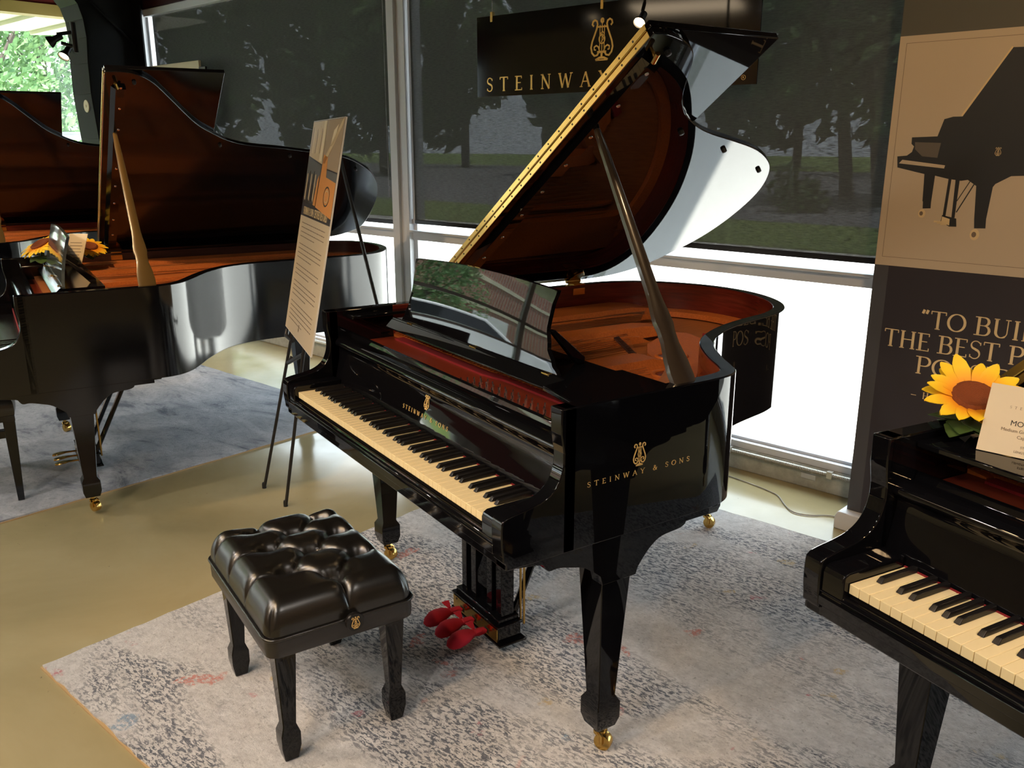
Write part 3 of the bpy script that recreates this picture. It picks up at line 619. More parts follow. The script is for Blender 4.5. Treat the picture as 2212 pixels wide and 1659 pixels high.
        if prop == 'propo':
            mb = MB(); secs = []
            for s_, w in ((.10, .003), (.12, .0085), (.44, .0075), (.47, .003)):
                p = b_ + ax*Lp*s_ + tv*.0125; secs.append([p - wv*w - tv*.004, p + wv*w - tv*.004, p + wv*w + tv*.003, p - wv*w + tv*.003])
            mb.loft(secs); mb.build('short_prop', M['prop'], pr)
    # apron boards under the case, legs
    if under:
        pr_ = spline([(.012, zb), (.10, zb - .012), (.118, zb - .018)], 3) + spline([(.118, zb - .018), (.132, zb - .036), (.16, zb - .036), (.20, zb - .046), (.24, zb - .060), (.285, zb - .095)], 4) + \
              [(.292, zb - .12), (.398, zb - .12), (.402, zb - .105)] + spline([(.402, zb - .105), (.42, zb - .082), (.446, zb - .056), (.48, zb - .038), (.54, zb - .032), (.56, zb - .024)], 4) + [(.562, zb - .018), (.645, zb - .018), (.645, zb - .004), (.675, zb - .004), (.68, zb + .02), (.012, zb + .02)]
        for x0 in (.006, W - .046):
            mb = MB(); mb.extx(pr_, x0, x0 + .040); mb.build('leg_plinth', G, root, 30, .003)
        mb = MB(); mb.box(.12, W - .12, .29, .42, zb - .03, zb + .002); mb.build('cross_beam', G, root, 40, .003)
        mb = MB(); mb.box(.36, .66, Y(1.46), Y(1.66), zb - .03, zb + .10); mb.build('tail_plinth', G, root, 40, .003)
    if legs:
        for cx, cy in ((W - .0625, .345), (.0625, .345), (.53, Y(1.585))):
            mb = MB(); square_leg(mb, cx, cy, zb - .02); lg = mb.build('leg', G, root, 40, .002)
            make_caster(lg, cx, cy)
            mb = MB(); mb.lathe([(.010, 0), (.010, .004), (.006, .007)], (cx + .045, cy - .005, zb - .10), (1, 0, 0), 14); mb.build('leg_lock', M['brass'], lg)
        # pedal lyre
        ly = MB(); ly.box(.565, .845, .352, .436, .034, .086); ly.box(.560, .850, .347, .440, .086, .095); ly.box(.572, .838, .358, .434, .095, .112); ly.box(.555, .862, .346, .448, .028, .036)
        lb = ly.build('pedal_lyre', G, root, 40, .002)
        for x_ in (.588, .648, .745, .800):
            mb = MB(); mb.box(x_, x_ + .030, .372, .420, .110, zb - .02); mb.build('lyre_post', G, lb, 40, .0015)
        mb = MB(); mb.box(.568, .842, .3485, .352, .039, .083)
        for x_ in (.59, .655, .75, .82): mb.lathe([(.004, 0), (.004, .001)], (x_, .3485, .076), (0, -1, 0), 8, 1)
        for x_ in (.628, .705, .782): mb.box(x_ - .012, x_ + .012, .3478, .349, .046, .064, 1)
        mb.build('brass_plate', [M['brass'], M['inkdark']], lb, 40)
        for x_ in (.628, .705, .782):
            pd = MB(); secs = []
            for y_, w, z_ in ((.35, .006, .055), (.32, .007, .056), (.30, .010, .057), (.28, .017, .056), (.26, .019, .054), (.245, .016, .052), (.238, .008, .050)):
                secs.append([(x_ - w, y_, z_ - .003), (x_ + w, y_, z_ - .003), (x_ + w*.8, y_, z_ + .004), (x_ - w*.8, y_, z_ + .004)])
            pd.loft(secs); pd.build('pedal', M['brass'], lb, 40, .001, 1)
        for x_ in (.60, .81):
            mb = MB(); mb.tube([(x_, .43, .10), (x_ + .01, .66, zb - .01)], .012, 8); mb.build('lyre_brace', G, lb)
        for x_ in (.70, .72):
            mb = MB(); mb.tube([(x_ + .13, .445, .08), (x_ + .13, .445, zb)], .004, 6); mb.build('pedal_rod', M['brass'], lb)
    if decal:
        mb = MB(); lettering(mb, 'STEINWAY & SONS', 0, 0, .0125, .62, .13, .06, .2, width=.322); place_local(mb.build('side_lettering', M['goldpaint'], root, 0), (W + .0004, .232, .785), (0, 1, 0), (0, 0, 1))
        mb = MB(); lyre(mb, 0, 0, .060, w=1.1); place_local(mb.build('lyre_emblem', M['goldpaint'], root, 0), (W + .0004, .388, .836), (0, 1, 0), (0, 0, 1))
    return root

# ------------------------------------------------------------------ room shell
def st(mb, name, m, **kw):
    o = mb.build(name, m, None, kw.pop('smooth', 0), **kw); o['kind'] = 'structure'; return o
def wbox(mb, s0, s1, n0, n1, z0, z1, mi=0):
    P = [WL(s0, n0), WL(s1, n0), WL(s1, n1), WL(s0, n1)]
    return mb.hexa([(p.x, p.y, z0) for p in P], [(p.x, p.y, z1) for p in P], mi)
S0, S1, N0, NW, ZF, ZC = -6.4, 4.4, -4.8, 2.13, -0.012, 3.10
mb = MB(); wbox(mb, S0, S1, N0, NW + .25, ZF - .1, ZF); st(mb, 'floor', M['floor'])
mb = MB(); wbox(mb, S0 - .2, S1 + .2, N0 - .2, NW + .4, ZC, ZC + .1); st(mb, 'ceiling', M['ceiling'])
mb = MB(); wbox(mb, S0 - .2, S1 + .2, N0 - .2, N0, ZF, ZC); st(mb, 'wall_south', M['tanwall'])
mb = MB(); wbox(mb, S1, S1 + .2, N0, NW + .4, ZF, ZC); st(mb, 'wall_east', M['tanwall'])
mb = MB(); wbox(mb, S0 - .1, S1, NW, NW + .22, ZF, .098); st(mb, 'wall_north', M['curb'], bevel=.006)
mb = MB(); wbox(mb, S0 - .1, S1, NW + .02, NW + .22, 2.67, ZC); st(mb, 'trim_1', M['maroon'])
# glazing of the window wall: bays between mullions
bays = [(-6.35, -5.36), (-5.20, -1.93), (-1.775, 1.50), (1.66, 4.38)]
for i, (a, b) in enumerate(bays):
    mb = MB()
    wbox(mb, a - .02, b + .02, NW + .012, NW + .10, .098, .132); wbox(mb, a - .02, b + .02, NW + .03, NW + .12, .950, 1.008); wbox(mb, a - .02, b + .02, NW + .005, NW + .04, 1.000, 1.012)
    wbox(mb, a - .02, b + .02, NW + .02, NW + .12, 2.63, 2.68); wbox(mb, a - .02, a + .03, NW + .05, NW + .12, .13, 2.65); wbox(mb, b - .012, b + .02, NW + .05, NW + .12, .13, 2.65)
    wbox(mb, a, b, NW + .045, NW + .06, .132, .146)
    w = st(mb, 'window_%d' % (i + 1), M['white'], bevel=.002)
    mb = MB(); wbox(mb, a, b, NW + .080, NW + .084, .13, .955); wbox(mb, a, b, NW + .080, NW + .084, 1.0, 2.64); mb.build('glass', M['pane'], w, 0)
for i, (a, b) in enumerate([(-5.36, -5.20), (-1.93, -1.775), (1.50, 1.66)]):
    mb = MB(); wbox(mb, a, a + .068, NW + .0, NW + .14, .098, 2.68); wbox(mb, a + .068, a + .115, NW + .02, NW + .13, .098, 2.68); wbox(mb, a + .122, b, NW + .008, NW + .13, .098, 2.68)
    st(mb, 'trim_%d' % (i + 2), M['white'], bevel=.002)
# end wall with its own glazing
def ebox(mb, s0, s1, n0, n1, z0, z1, mi=0): return wbox(mb, s0, s1, n0, n1, z0, z1, mi)
mb = MB(); wbox(mb, S0 - .2, S0, N0, NW + .4, ZF, .12); wbox(mb, S0 - .12, S0 - .02, N0, NW + .4, 2.80, ZC); st(mb, 'wall_west', M['redbeam'])
mb = MB(); wbox(mb, S0 - .14, S0 + .02, N0, NW + .2, 2.70, 2.80); st(mb, 'trim_5', M['olive'])
mb = MB(); wbox(mb, S0 - .1, S0, N0, NW + .2, 1.60, 1.665); wbox(mb, S0 - .1, S0 + .015, N0, NW + .2, 1.655, 1.672); wbox(mb, S0 - .1, S0, N0, NW + .2, .12, .17); wbox(mb, S0 - .1, S0, N0, NW + .2, .95, 1.0)
for k in range(4): wbox(mb, S0 - .1, S0, -4.78 + k*1.9, -4.71 + k*1.9, .12, 2.7)
w = st(mb, 'window_5', M['white'], bevel=.002)
mb = MB(); wbox(mb, S0 - .055, S0 - .05, N0, NW + .2, .12, 2.70); mb.build('glass', M['pane'], w, 0)

# tapered steel frame column between the windows
mb = MB(); sw = -5.30
def CP(n, z, s): p = WL(s, n); return (p.x, p.y, z)
prof = [(1.86, ZF), (1.63, 1.6), (1.61, 1.96), (1.615, 2.2), (1.63, 2.4), (1.62, 2.54), (1.59, 2.65), (1.52, 2.74), (1.35, 2.86), (1.0, 2.97), (.8, ZC), (2.12, ZC), (2.12, ZF)]
mb.prism(prof, lambda n, z: CP(n, z, sw - .006), lambda n, z: CP(n, z, sw + .006))
fl = prof[:11]
for (n0, z0), (n1, z1) in zip(fl, fl[1:]):
    mb.hexa([CP(n0 - .012, z0, sw - .18), CP(n0 - .012, z0, sw + .18), CP(n0 + .004, z0, sw + .18), CP(n0 + .004, z0, sw - .18)],
            [CP(n1 - .012, z1, sw - .18), CP(n1 - .012, z1, sw + .18), CP(n1 + .004, z1, sw + .18), CP(n1 + .004, z1, sw - .18)])
wbox(mb, sw - .15, sw + .15, 2.105, 2.12, ZF, ZC)
mb.tube([CP(1.75, 2.70, sw + .03), CP(2.10, 2.38, sw + .03)], .012, 8)
st(mb, 'wall_column', M['column'], smooth=30, bevel=.002)
def to_plane_n(nv): pass
mb = MB(); c_ = WL(sw + .06, 1.602); mb.lathe([(.052, 0), (.050, .006), (.012, .007), (.008, .012)], (c_.x, c_.y, 1.865), (WL(0, -1) - WL(0, 0)), 28)
tag(mb.build('wall_disc', M['paper'], None, 40), 'round cream disc fixed to the charcoal steel column', 'wall disc')

# ------------------------------------------------------------------ roller shades
def shade(a, b, n, z0, z1, label, head):
    root = thing('roller_shade', label, 'window shade', WL((a + b)/2, n, z0), AX)
    h = (b - a)/2
    mb = MB(); mb.box(-h, h, -.0006, .0006, 0, z1 - z0); mb.build('shade_fabric', M['shade'], root, 0)
    mb = MB(); mb.box(-h, h, -.006, .006, -.016, .010); mb.build('hem_bar', M['blackmetal'], root, 40, .003)
    mb = MB(); mb.box(-h - .022, -h + .004, -.008, .008, -.018, .012); mb.build('hem_end_cap', M['alu'], root, 40, .002)
    if head: mb = MB(); mb.box(-h - .06, h + .02, -.05, .03, z1 - z0, z1 - z0 + .055); mb.build('head_box', M['white'], root, 40, .004)
    return root
sh1 = shade(-5.06, -1.935, NW + .036, 1.055, 2.605, 'dark woven roller shade behind the two left pianos, left of the white mullion', True)
mb = MB()
for i in range(150): z = 1.22 - 1.055 + i*.0092; mb.lathe([(.0008, -.0028), (.0024, 0), (.0008, .0028)], (1.5625 - .025 + (.004 if i < 8 else 0), -.035, z), seg=5)
mb.tube([(1.5375, -.035, .165), (1.5375, -.035, 1.54)], .0006, 4)
mb.build('pull_chain', M['white'], sh1, 0)
shade(-1.752, 1.49, NW + .040, 1.070, 2.98, 'dark woven roller shade right of the mullion, behind the hanging sign', False)
shade(1.67, 4.36, NW + .040, 1.070, 2.98, 'dark woven roller shade at far right behind the standing banner', False)

# ------------------------------------------------------------------ conduit and cord on the curb
mb = MB()
for i in range(140):
    s = .30 + i*.0078; p = WL(s, NW - .014); mb.lathe([(.0095, -.0024), (.0122, 0), (.0095, .0024)], (p.x, p.y, .085), (math.cos(AX), math.sin(AX), 0), 8)
p, q = WL(.28, NW - .012, .085), WL(1.45, NW - .012, .085); mb.tube([p, q], .0092, 8)
for s in (.62, 1.13): wbox(mb, s - .012, s + .012, NW - .026, NW + .001, .07, .102)
cdt = tag(mb.build('flexible_conduit', M['conduit'], None, 30), 'ribbed flexible metal conduit clipped along the curb below the bright window', 'conduit')
mb = MB(); wbox(mb, .99, 1.06, NW - .004, NW + .001, .035, .06); tag(mb.build('curb_clip', M['alu'], None, 40, .001), 'small flat metal clip on the curb under the conduit', 'clip')
mb = MB(); mb.tube([WL(-3.9, NW - .03, .115), WL(-2.4, NW - .03, .115)], .011, 10)
for s in (-3.85, -3.45, -2.9): wbox(mb, s - .014, s + .014, NW - .046, NW, .098, .13)
wbox(mb, -4.05, -3.93, NW - .07, NW, .06, .13)
tag(mb.build('straight_conduit', M['conduit'], None, 30), 'straight white conduit pipe with brackets along the curb behind the easel', 'conduit')
cp = [(.074, 2.118, .08), (.03, 2.07, .03), (.10, 2.10, -.006), (.20, 2.12, -.008), (.327, 2.13, -.008), (.40, 2.13, -.008), (.46, 2.12, -.008), (.55, 2.06, -.008), (.62, 2.03, -.008), (.68, 2.06, -.008), (.73, 2.13, -.008), (.80, 2.15, -.006)]
pts = spline([(a, b) for a, b, c in cp], 5); zz = [c for a, b, c in cp]; P3d = []
for i, p in enumerate(pts): k = min(i/5, len(zz) - 1.001); j = int(k); P3d.append((p[0], p[1], zz[j] + (zz[j + 1] - zz[j])*(k - j)))
mb = MB(); mb.tube(P3d, .0028, 6); tag(mb.build('cord', M['wire'], None, 60), 'thin grey cord curling over the floor from the conduit to the banner', 'cord')

# ------------------------------------------------------------------ rugs
def rug(name, ox, oy, w, h, m, label, cat='rug', rz=15.7, nseg=60):
    root = thing(name, label, cat, (ox, oy, 0), R(rz))
    mb = MB(); rr = random.Random(3)
    loop = [(w*i/nseg, 0) for i in range(nseg)] + [(w, h*i/nseg) for i in range(nseg)] + [(w - w*i/nseg, h) for i in range(nseg)] + [(0, h - h*i/nseg) for i in range(nseg)]
    loop = [(x + rr.uniform(-.0035, .0035), y + rr.uniform(-.0035, .0035)) for x, y in loop]
    mb.extz(loop, -.0095, 0); mb.build('pile', m, root, 0)
    mb = MB(); mb.extz([(-.006, -.006), (w + .006, -.006), (w + .006, h + .006), (-.006, h + .006)], ZF, -.007); mb.build('rug_binding', M['rugbind'], root, 0)
rug('area_rug', .129, -.852, 3.05, 2.44, M['rug'], 'pale grey rug with dark flecks and coloured spots under the nearest piano')
e2 = Vector((math.cos(R(15.7)), math.sin(R(15.7)))); n2 = Vector((-e2.y, e2.x)); o2 = Vector((.129, -.852)) + e2*(-1.245 - 3.66) + n2*(-.75)
rug('area_rug', o2.x, o2.y, 3.66, 3.05, M['rug2'], 'blue-grey mottled rug under the satin piano at left')

# ------------------------------------------------------------------ pianos
P1 = grand('open polished black grand piano in the middle, red pedal covers', (0, 0, 0), 0, decal=True)
P2 = grand('satin black grand piano with its lid up, behind the easel poster', (-2.403, -.836, 0), -.029, .985, OUT_B, LID_B, 39.5, .637, .515, .575, 'satin', 'mahog2', keys=(38, 52), desk='acrylic', prop='propo', prop_base=(1.385, .665), prop_top=(1.0, .685), shelf_b=.24, shelf_t=False)
P3 = grand('polished black grand piano cut off at the right edge, sunflower on it', (1.8685, .4298, 0), -.10, 1.0, OUT_M, [(1.420, .552)] + LID_M[1:], 46, .55, keys=(0, 22), desk=None, shelf_b=.26, prop='prop')
P4 = grand('dark grand piano farthest left, lid up against the window with trees', (-4.68, -1.25, 0), -.029, .985, OUT_B, LID_B, 39.5, .637, .515, .60, 'satin', 'mahog', front=False, legs=True, desk=None, prop='propo', prop_base=(1.385, .665), prop_top=(1.0, .685), shelf_b=.24, shelf_t=False)

# ------------------------------------------------------------------ pedal covers
for i, x_ in enumerate((.628, .705, .782)):
    mb = MB(); secs = []
    for y_, w, zc, hh in ((.340, .013, .057, .010), (.318, .015, .058, .012), (.302, .012, .059, .011), (.290, .018, .059, .016), (.275, .028, .059, .019), (.255, .034, .057, .021), (.235, .034, .053, .020), (.218, .025, .048, .015), (.210, .011, .045, .008)):
        secs.append([(x_ + w*math.cos(R(a)), y_ + .003*math.sin(R(a*3)), zc + hh*math.sin(R(a))) for a in range(0, 360, 30)])
    mb.loft(secs)
    for sg in (-1, 1):                         # bow ends of the ribbon that ties it
        c0 = Vector((x_ + sg*.004, .303, .072)); mb.loft([[c0 + Vector((0, -.004, -.003)), c0 + Vector((0, .004, -.003)), c0 + Vector((0, .004, .002)), c0 + Vector((0, -.004, .002))],
                 [c0 + Vector((sg*.022, -.011, .004)), c0 + Vector((sg*.022, .009, .004)), c0 + Vector((sg*.022, .009, .014)), c0 + Vector((sg*.022, -.011, .014))],
                 [c0 + Vector((sg*.032, -.013, .006)), c0 + Vector((sg*.032, .006, .006)), c0 + Vector((sg*.032, .006, .009)), c0 + Vector((sg*.032, -.013, .009))]])
    tag(mb.build('pedal_cover', M['redcloth'], None, 50), ['crimson fabric cover on the left pedal, farthest from the camera', 'crimson fabric cover on the middle pedal', 'crimson fabric cover on the right pedal, nearest the big front leg'][i], 'pedal cover', 'crimson pedal covers')

# ------------------------------------------------------------------ tufted bench
def bench():
    root = thing('piano_bench', 'black tufted leather piano bench with a gold emblem knob', 'bench', (.722, -.205, 0))
    hx, hy = .272, .198; nx, ny = 150, 110
    btn = [(-.202, -.08), (-.062, -.08), (.088, -.08), (-.132, .018), (.008, .018), (.168, .018), (-.202, .122), (-.07, .122), (.082, .122)]
    creases = [((-.202, -.08), (-.132, .018)), ((-.132, .018), (-.062, -.08)), ((-.062, -.08), (.008, .018)), ((.008, .018), (.088, -.08)), ((.088, -.08), (.168, .018)),
               ((-.202, .122), (-.132, .018)), ((-.132, .018), (-.07, .122)), ((-.07, .122), (.008, .018)), ((.008, .018), (.082, .122)), ((.082, .122), (.168, .018)),
               ((-.202, -.08), (-.202, -.25)), ((-.062, -.08), (-.062, -.25)), ((.088, -.08), (.088, -.25)), ((-.202, .122), (-.202, .25)), ((-.07, .122), (-.07, .25)), ((.082, .122), (.082, .25)),
               ((.168, .018), (.30, .018)), ((-.202, -.08), (-.30, -.02)), ((-.202, .122), (-.30, .06))]
    def sd_(px, py, a, b):
        vx, vy = b[0] - a[0], b[1] - a[1]; t_ = max(0, min(1, ((px - a[0])*vx + (py - a[1])*vy)/(vx*vx + vy*vy))); return math.hypot(px - a[0] - vx*t_, py - a[1] - vy*t_)
    def H(x, y):
        ex = max(0, 1 - abs(x)/hx); ey = max(0, 1 - abs(y)/hy)
        rx = .055/hx; ry = .050/hy
        fx = math.sqrt(max(0, 1 - (1 - min(1, ex/rx))**2)); fy = math.sqrt(max(0, 1 - (1 - min(1, ey/ry))**2))
        h = .385 + .082*min(fx, 1)*min(fy, 1)**.9 + .012*(1 - (x/hx)**2)*(1 - (y/hy)**2)
        dmin = min(math.hypot(x - a, y - b) for a, b in btn); dc = min(sd_(x, y, a, b) for a, b in creases)
        dip = .036*math.exp(-(dmin/.020)**2) + .017*math.exp(-(dmin/.042)**2)
        near = .35 + .65*math.exp(-(dmin/.075)**2); k = (fx*fy)**.5
        cr = .016*math.exp(-(dc/.0042)) + .008*math.exp(-(dc/.017)**2)
        return max(.384, h - (dip*k + cr*(.6 + .4*k)))
    vs = []; fs = []
    for j in range(ny + 1):
        for i in range(nx + 1):
            a = -1 + 2*i/nx; b = -1 + 2*j/ny
            a = math.copysign(1 - (1 - abs(a))**1.25, a); b = math.copysign(1 - (1 - abs(b))**1.25, b)
            x, y = a*hx, b*hy
            q = .035; dx_, dy_ = abs(x) - (hx - q), abs(y) - (hy - q)
            if dx_ > 0 and dy_ > 0:
                rr = math.hypot(dx_, dy_); m_ = max(dx_, dy_)
                sc = m_/rr; x = math.copysign(hx - q + dx_*sc, x); y = math.copysign(hy - q + dy_*sc, y)
            vs.append((x, y, H(a*hx, b*hy)))
    for j in range(ny):
        for i in range(nx): k = j*(nx + 1) + i; fs.append((k, k + 1, k + nx + 2, k + nx + 1))
    mb = MB(); mb.add(vs, fs)
    edge_ = [k for k in range(nx + 1)] + [(j + 1)*(nx + 1) - 1 for j in range(1, ny + 1)] + [ny*(nx + 1) + nx - k for k in range(1, nx + 1)] + [(ny - j)*(nx + 1) for j in range(1, ny)]
    o_ = len(mb.v); mb.v += [(vs[k][0]*1.004, vs[k][1]*1.004, .372) for k in edge_]; n_ = len(edge_)
    for k in range(n_): mb.f.append((edge_[k], edge_[(k + 1) % n_], o_ + (k + 1) % n_, o_ + k)); mb.m.append(0)
    cu = mb.build('tufted_cushion', M['leather'], root, 60)
    b0 = None
    for a, b in btn:
        mb = MB(); mb.lathe([(.0085, 0), (.0075, .003), (.003, .005)], (a, b, H(a, b) - .0005), seg=12); mb.build('button', M['leather'], cu, 60)
    def rr_(hx_, hy_, q=.03, n=5):
        out_ = []
        for cx, cy, a0 in ((hx_ - q, hy_ - q, 0), (-hx_ + q, hy_ - q, 90), (-hx_ + q, -hy_ + q, 180), (hx_ - q, -hy_ + q, 270)): out_ += arc(cx, cy, q, q, a0, a0 + 90, n)
        return out_
    mb = MB(); mb.tube([(x, y, .378) for x, y in rr_(.275, .201)] + [(.275, .171, .378)], .0045, 8, cap=False); mb.build('piping', M['leather'], root, 60)
    mb = MB(); secs = [[(x, y, z) for x, y in rr_(.272 + d_, .198 + d_)] for z, d_ in ((.322, -.006), (.328, .001), (.350, .002), (.376, .001), (.377, -.02))]
    mb.loft(secs); mb.build('skirt', M['leather2'], root, 50)
    for sx in (-1, 1):
        for sy in (-1, 1):
            cx, cy = sx*.222, sy*.150; rg = lambda h, z, dx=0, dy=0: [(cx + dx - h, cy + dy - h, z), (cx + dx + h, cy + dy - h, z), (cx + dx + h, cy + dy + h, z), (cx + dx - h, cy + dy + h, z)]
            mb = MB(); mb.loft([rg(.027, .325), rg(.0265, .30), rg(.0175, .105), rg(.0255, .082), rg(.0255, .045), rg(.018, .002)]); mb.build('leg', M['satin'] if 0 else M['gloss'], root, 40, .0025)
    kn = MB(); kn.lathe([(.012, 0), (.012, .012), (.023, .013), (.025, .017), (.025, .024), (.0235, .027), (.020, .0275)], (.272, .019, .377), (1, 0, 0), 32)
    k_ = kn.build('adjusting_knob', M['ebony'], root, 40)
    mb = MB(); lyre(mb, 0, 0, .034, w=1.1); place_local(mb.build('lyre_emblem', M['goldpaint'], k_, 0), (.2997, .019, .377), (0, 1, 0), (0, 0, 1))
    return root
bench()
# the second bench at the left edge
root = thing('piano_bench', 'black padded bench cut off at the left edge, before the satin piano', 'bench', (-1.63, -.93, 0), R(-1.6))
mb = MB(); secs = []
for z, k_ in ((.405, 1.0), (.43, 1.01), (.46, 1.0), (.478, .95), (.487, .85)):
    secs.append([(x, y, z) for x, y in [(a*k_, b*k_) for a, b in ((-.29, -.17), (-.15, -.18), (.15, -.18), (.29, -.17), (.295, 0), (.29, .17), (.15, .18), (-.15, .18), (-.29, .17), (-.295, 0))]])
mb.loft(secs); mb.build('cushion', M['leather'], root, 60)
mb = MB(); mb.box(-.285, .285, -.17, .17, .375, .405); mb.build('seat_frame', M['satin'], root, 40, .003)
for sx in (-1, 1):
    mb = MB(); mb.box(sx*.255 - .02, sx*.255 + .02, -.14, .14, .30, .335); mb.build('side_rail', M['satin'], root, 40, .003)
    for sy in (-1, 1):
        cx, cy = sx*.255, sy*.145; rg = lambda h, z: [(cx - h + sx*.01*(.38 - z), cy - h, z), (cx + h + sx*.01*(.38 - z), cy - h, z), (cx + h + sx*.01*(.38 - z), cy + h, z), (cx - h + sx*.01*(.38 - z), cy + h, z)]
        mb = MB(); mb.loft([rg(.024, .378), rg(.022, .30), rg(.013, .001)]); mb.build('leg', M['satin'], root, 40, .002)
mb = MB(); mb.box(-.25, .25, -.155, -.135, .30, .335); mb.build('front_rail', M['satin'], root, 40, .003)

def text_mesh(name, body, size, m, parent, origin, ux, uy, align='LEFT', local=False, ext=.0003, sx=1.0):
    c_ = bpy.data.curves.new(name, 'FONT'); c_.body = body; c_.size = size; c_.align_x = align; c_.extrude = ext
    o = bpy.data.objects.new(name + '_tmp', c_); COL.objects.link(o); dg = bpy.context.evaluated_depsgraph_get(); dg.update()
    me = bpy.data.meshes.new_from_object(o.evaluated_get(dg)); me.name = name; bpy.data.objects.remove(o)
    for v in me.vertices: v.co.x *= sx
    me.materials.clear(); me.materials.append(m); o = bpy.data.objects.new(name, me); COL.objects.link(o); o.parent = parent
    return place_local(o, origin, ux, uy)

# ------------------------------------------------------------------ easel and poster board
easel = thing('display_easel', 'slim black metal easel standing beyond the keyboard end', 'easel', (-.67, .30, ZF))
eo = Vector((-.67, .30, ZF))
fL, fR = Vector((-.932, .176, ZF)), Vector((-.67, .189, ZF)); hL, hR = Vector((-.745, .290, .722)), Vector((-.42, .227, .730))
apex = Vector((-.25, .357, 1.5))
def etube(name, pts, r_): mb = MB(); mb.tube([p - eo for p in pts], r_, 8); return mb.build(name, M['blackmetal'], easel, 60)
etube('front_leg', [fL, hL, Vector((-.60, .385, 1.25))], .0075); etube('front_leg', [fR, hR, Vector((-.36, .345, 1.25))], .0075)
bk_foot = Vector((-.36, .738, ZF)); etube('back_leg', [apex, bk_foot], .0075)
etube('ledge', [hL + Vector((-.13, .03, .02)), hL + Vector((-.12, .02, -.005)), hL + Vector((.02, 0, .0))], .010)
etube('ledge', [hL + Vector((0, 0, -.075)), hL + Vector((.0, -.02, -.10)), hR + Vector((0, 0, .0))], .009)
etube('cross_bar', [Vector((-.60, .385, 1.25)), Vector((-.36, .345, 1.25)), apex], .006)
for f_ in (fL, fR, bk_foot):
    mb = MB(); mb.lathe([(.010, 0), (.010, .02), (.008, .028)], f_ - eo, (0, 0, 1), 10); mb.build('rubber_foot', M['rubber'], easel)
BL, BR, TL = Vector((-.767, .277, .783)), Vector((-.144, .158, .783)), Vector((-.734, .449, 1.639))
ux = (BR - BL); bw = ux.length; ux.normalize(); uy = (TL - BL); bh = uy.length; uy.normalize()
poster = MB(); poster.box(0, bw, 0, bh, -.006, 0).build('poster_board', M['foamedge'], None, 0)
po = bpy.data.objects['poster_board']; place(po, BL, ux, uy); tag(po, 'tall cream poster board with photo collage resting on the black easel', 'poster board')
def flat(mb, poly, z0, z1, mi=0): return mb.extz(poly, z0, z1, mi)
mb = MB(); mb.box(.0015, bw - .0015, .0015, bh*.555, 0, .0004); mb.build('text_panel', M['foam'], po, 0)
mb = MB(); mb.box(.0015, bw - .0015, bh*.555, bh - .0015, 0, .0004); mb.build('header_panel', M['bannerdark'], po, 0)
pc = [mat('print_cream', (.55, .42, .24), .45), mat('print_tan', (.34, .25, .16), .45), mat('print_slate', (.10, .10, .10), .45), mat('print_orange', (.62, .25, .05), .45), mat('print_dark', (.035, .025, .02), .45), mat('print_light', (.70, .58, .38), .45)]
mb = MB(); z_ = .0006
y0, ym, y1 = bh*.618, bh*.815, bh - .004; xm = bw*.50
flat(mb, [(.004, ym + .02), (xm - .003, ym - .01), (xm - .003, y1), (.004, y1)], 0, z_, 0)
flat(mb, [(xm + .003, ym - .02), (bw - .004, ym - .035), (bw - .004, y1), (xm + .003, y1)], 0, z_, 1)
flat(mb, [(.004, y0), (xm - .02, y0 - .005), (xm - .003, ym - .015), (.004, ym + .015)], 0, z_, 2)
flat(mb, [(xm - .015, y0 - .005), (bw - .004, y0 - .03), (bw - .004, ym - .04), (xm + .003, ym - .025)], 0, z_, 2)
flat(mb, [(xm - .015, y0 - .005), (bw - .004, y0 - .03), (bw - .004, y0 + .10), (xm + .12, y0 + .115), (xm + .10, y0 + .19), (xm + .02, y0 + .20)], z_, z_*2, 3)
flat(mb, [(.004, y0), (xm - .02, y0 - .005), (xm - .05, y0 + .07), (.004, y0 + .09)], z_, z_*2, 4)
for i in range(5): x = .03 + i*.045; flat(mb, [(x, y0 + .02), (x + .022, y0 + .01), (x + .025, y0 + .12 + .012*(i % 2)), (x + .008, y0 + .12)], z_*2, z_*3, 4 if i % 2 else 0)
flat(mb, [(xm - .07, y0), (xm - .02, y0 - .002), (xm - .01, y0 + .12), (xm - .04, y0 + .10)], z_*3, z_*4, 3)
for i in range(6): x = .02 + i*.05; flat(mb, [(x, ym + .03), (x + .012, ym + .03), (x + .022, y1 - .02 - .02*(i % 3)), (x + .008, y1 - .03)], z_, z_*2, 5 if i % 2 else 1)
flat(mb, [(xm - .07, ym), (xm - .01, ym), (xm - .01, y1 - .002), (xm - .055, y1 - .002)], z_*2, z_*3, 5)
flat(mb, [(xm + .01, ym), (xm + .05, ym - .012), (bw - .03, ym + .13), (bw - .01, ym + .16), (bw - .04, ym + .15)], z_, z_*2, 0)
flat(mb, [(xm + .12, ym + .06), (xm + .16, ym + .06), (xm + .22, y1 - .02), (xm + .15, y1 - .04)], z_, z_*2, 5)
mb.band(arc(xm + .18, y0 + .045, .055, .035, 0, 360, 20), .006, z_*2, z_*3, 4); mb.band(arc(xm + .18, y0 + .045, .035, .022, 0, 360, 20), .005, z_*2, z_*3, 0)
mb.build('photo_collage', pc, po, 0)
mb = MB(); lettering(mb, 'STEINWAY & SONS', .05, bh*.565, .030, .0, .16, .06, 0, .0008, 0, bw*.37); mb.build('heading', M['bannertext'], po, 0)
text_mesh('heading', 'CERTIFIED RESTORED', .045, M['bannertext'], po, (bw*.47, bh*.565, .0008), (1, 0, 0), (0, 1, 0), sx=.62)
rr = random.Random(5); y = bh*.522
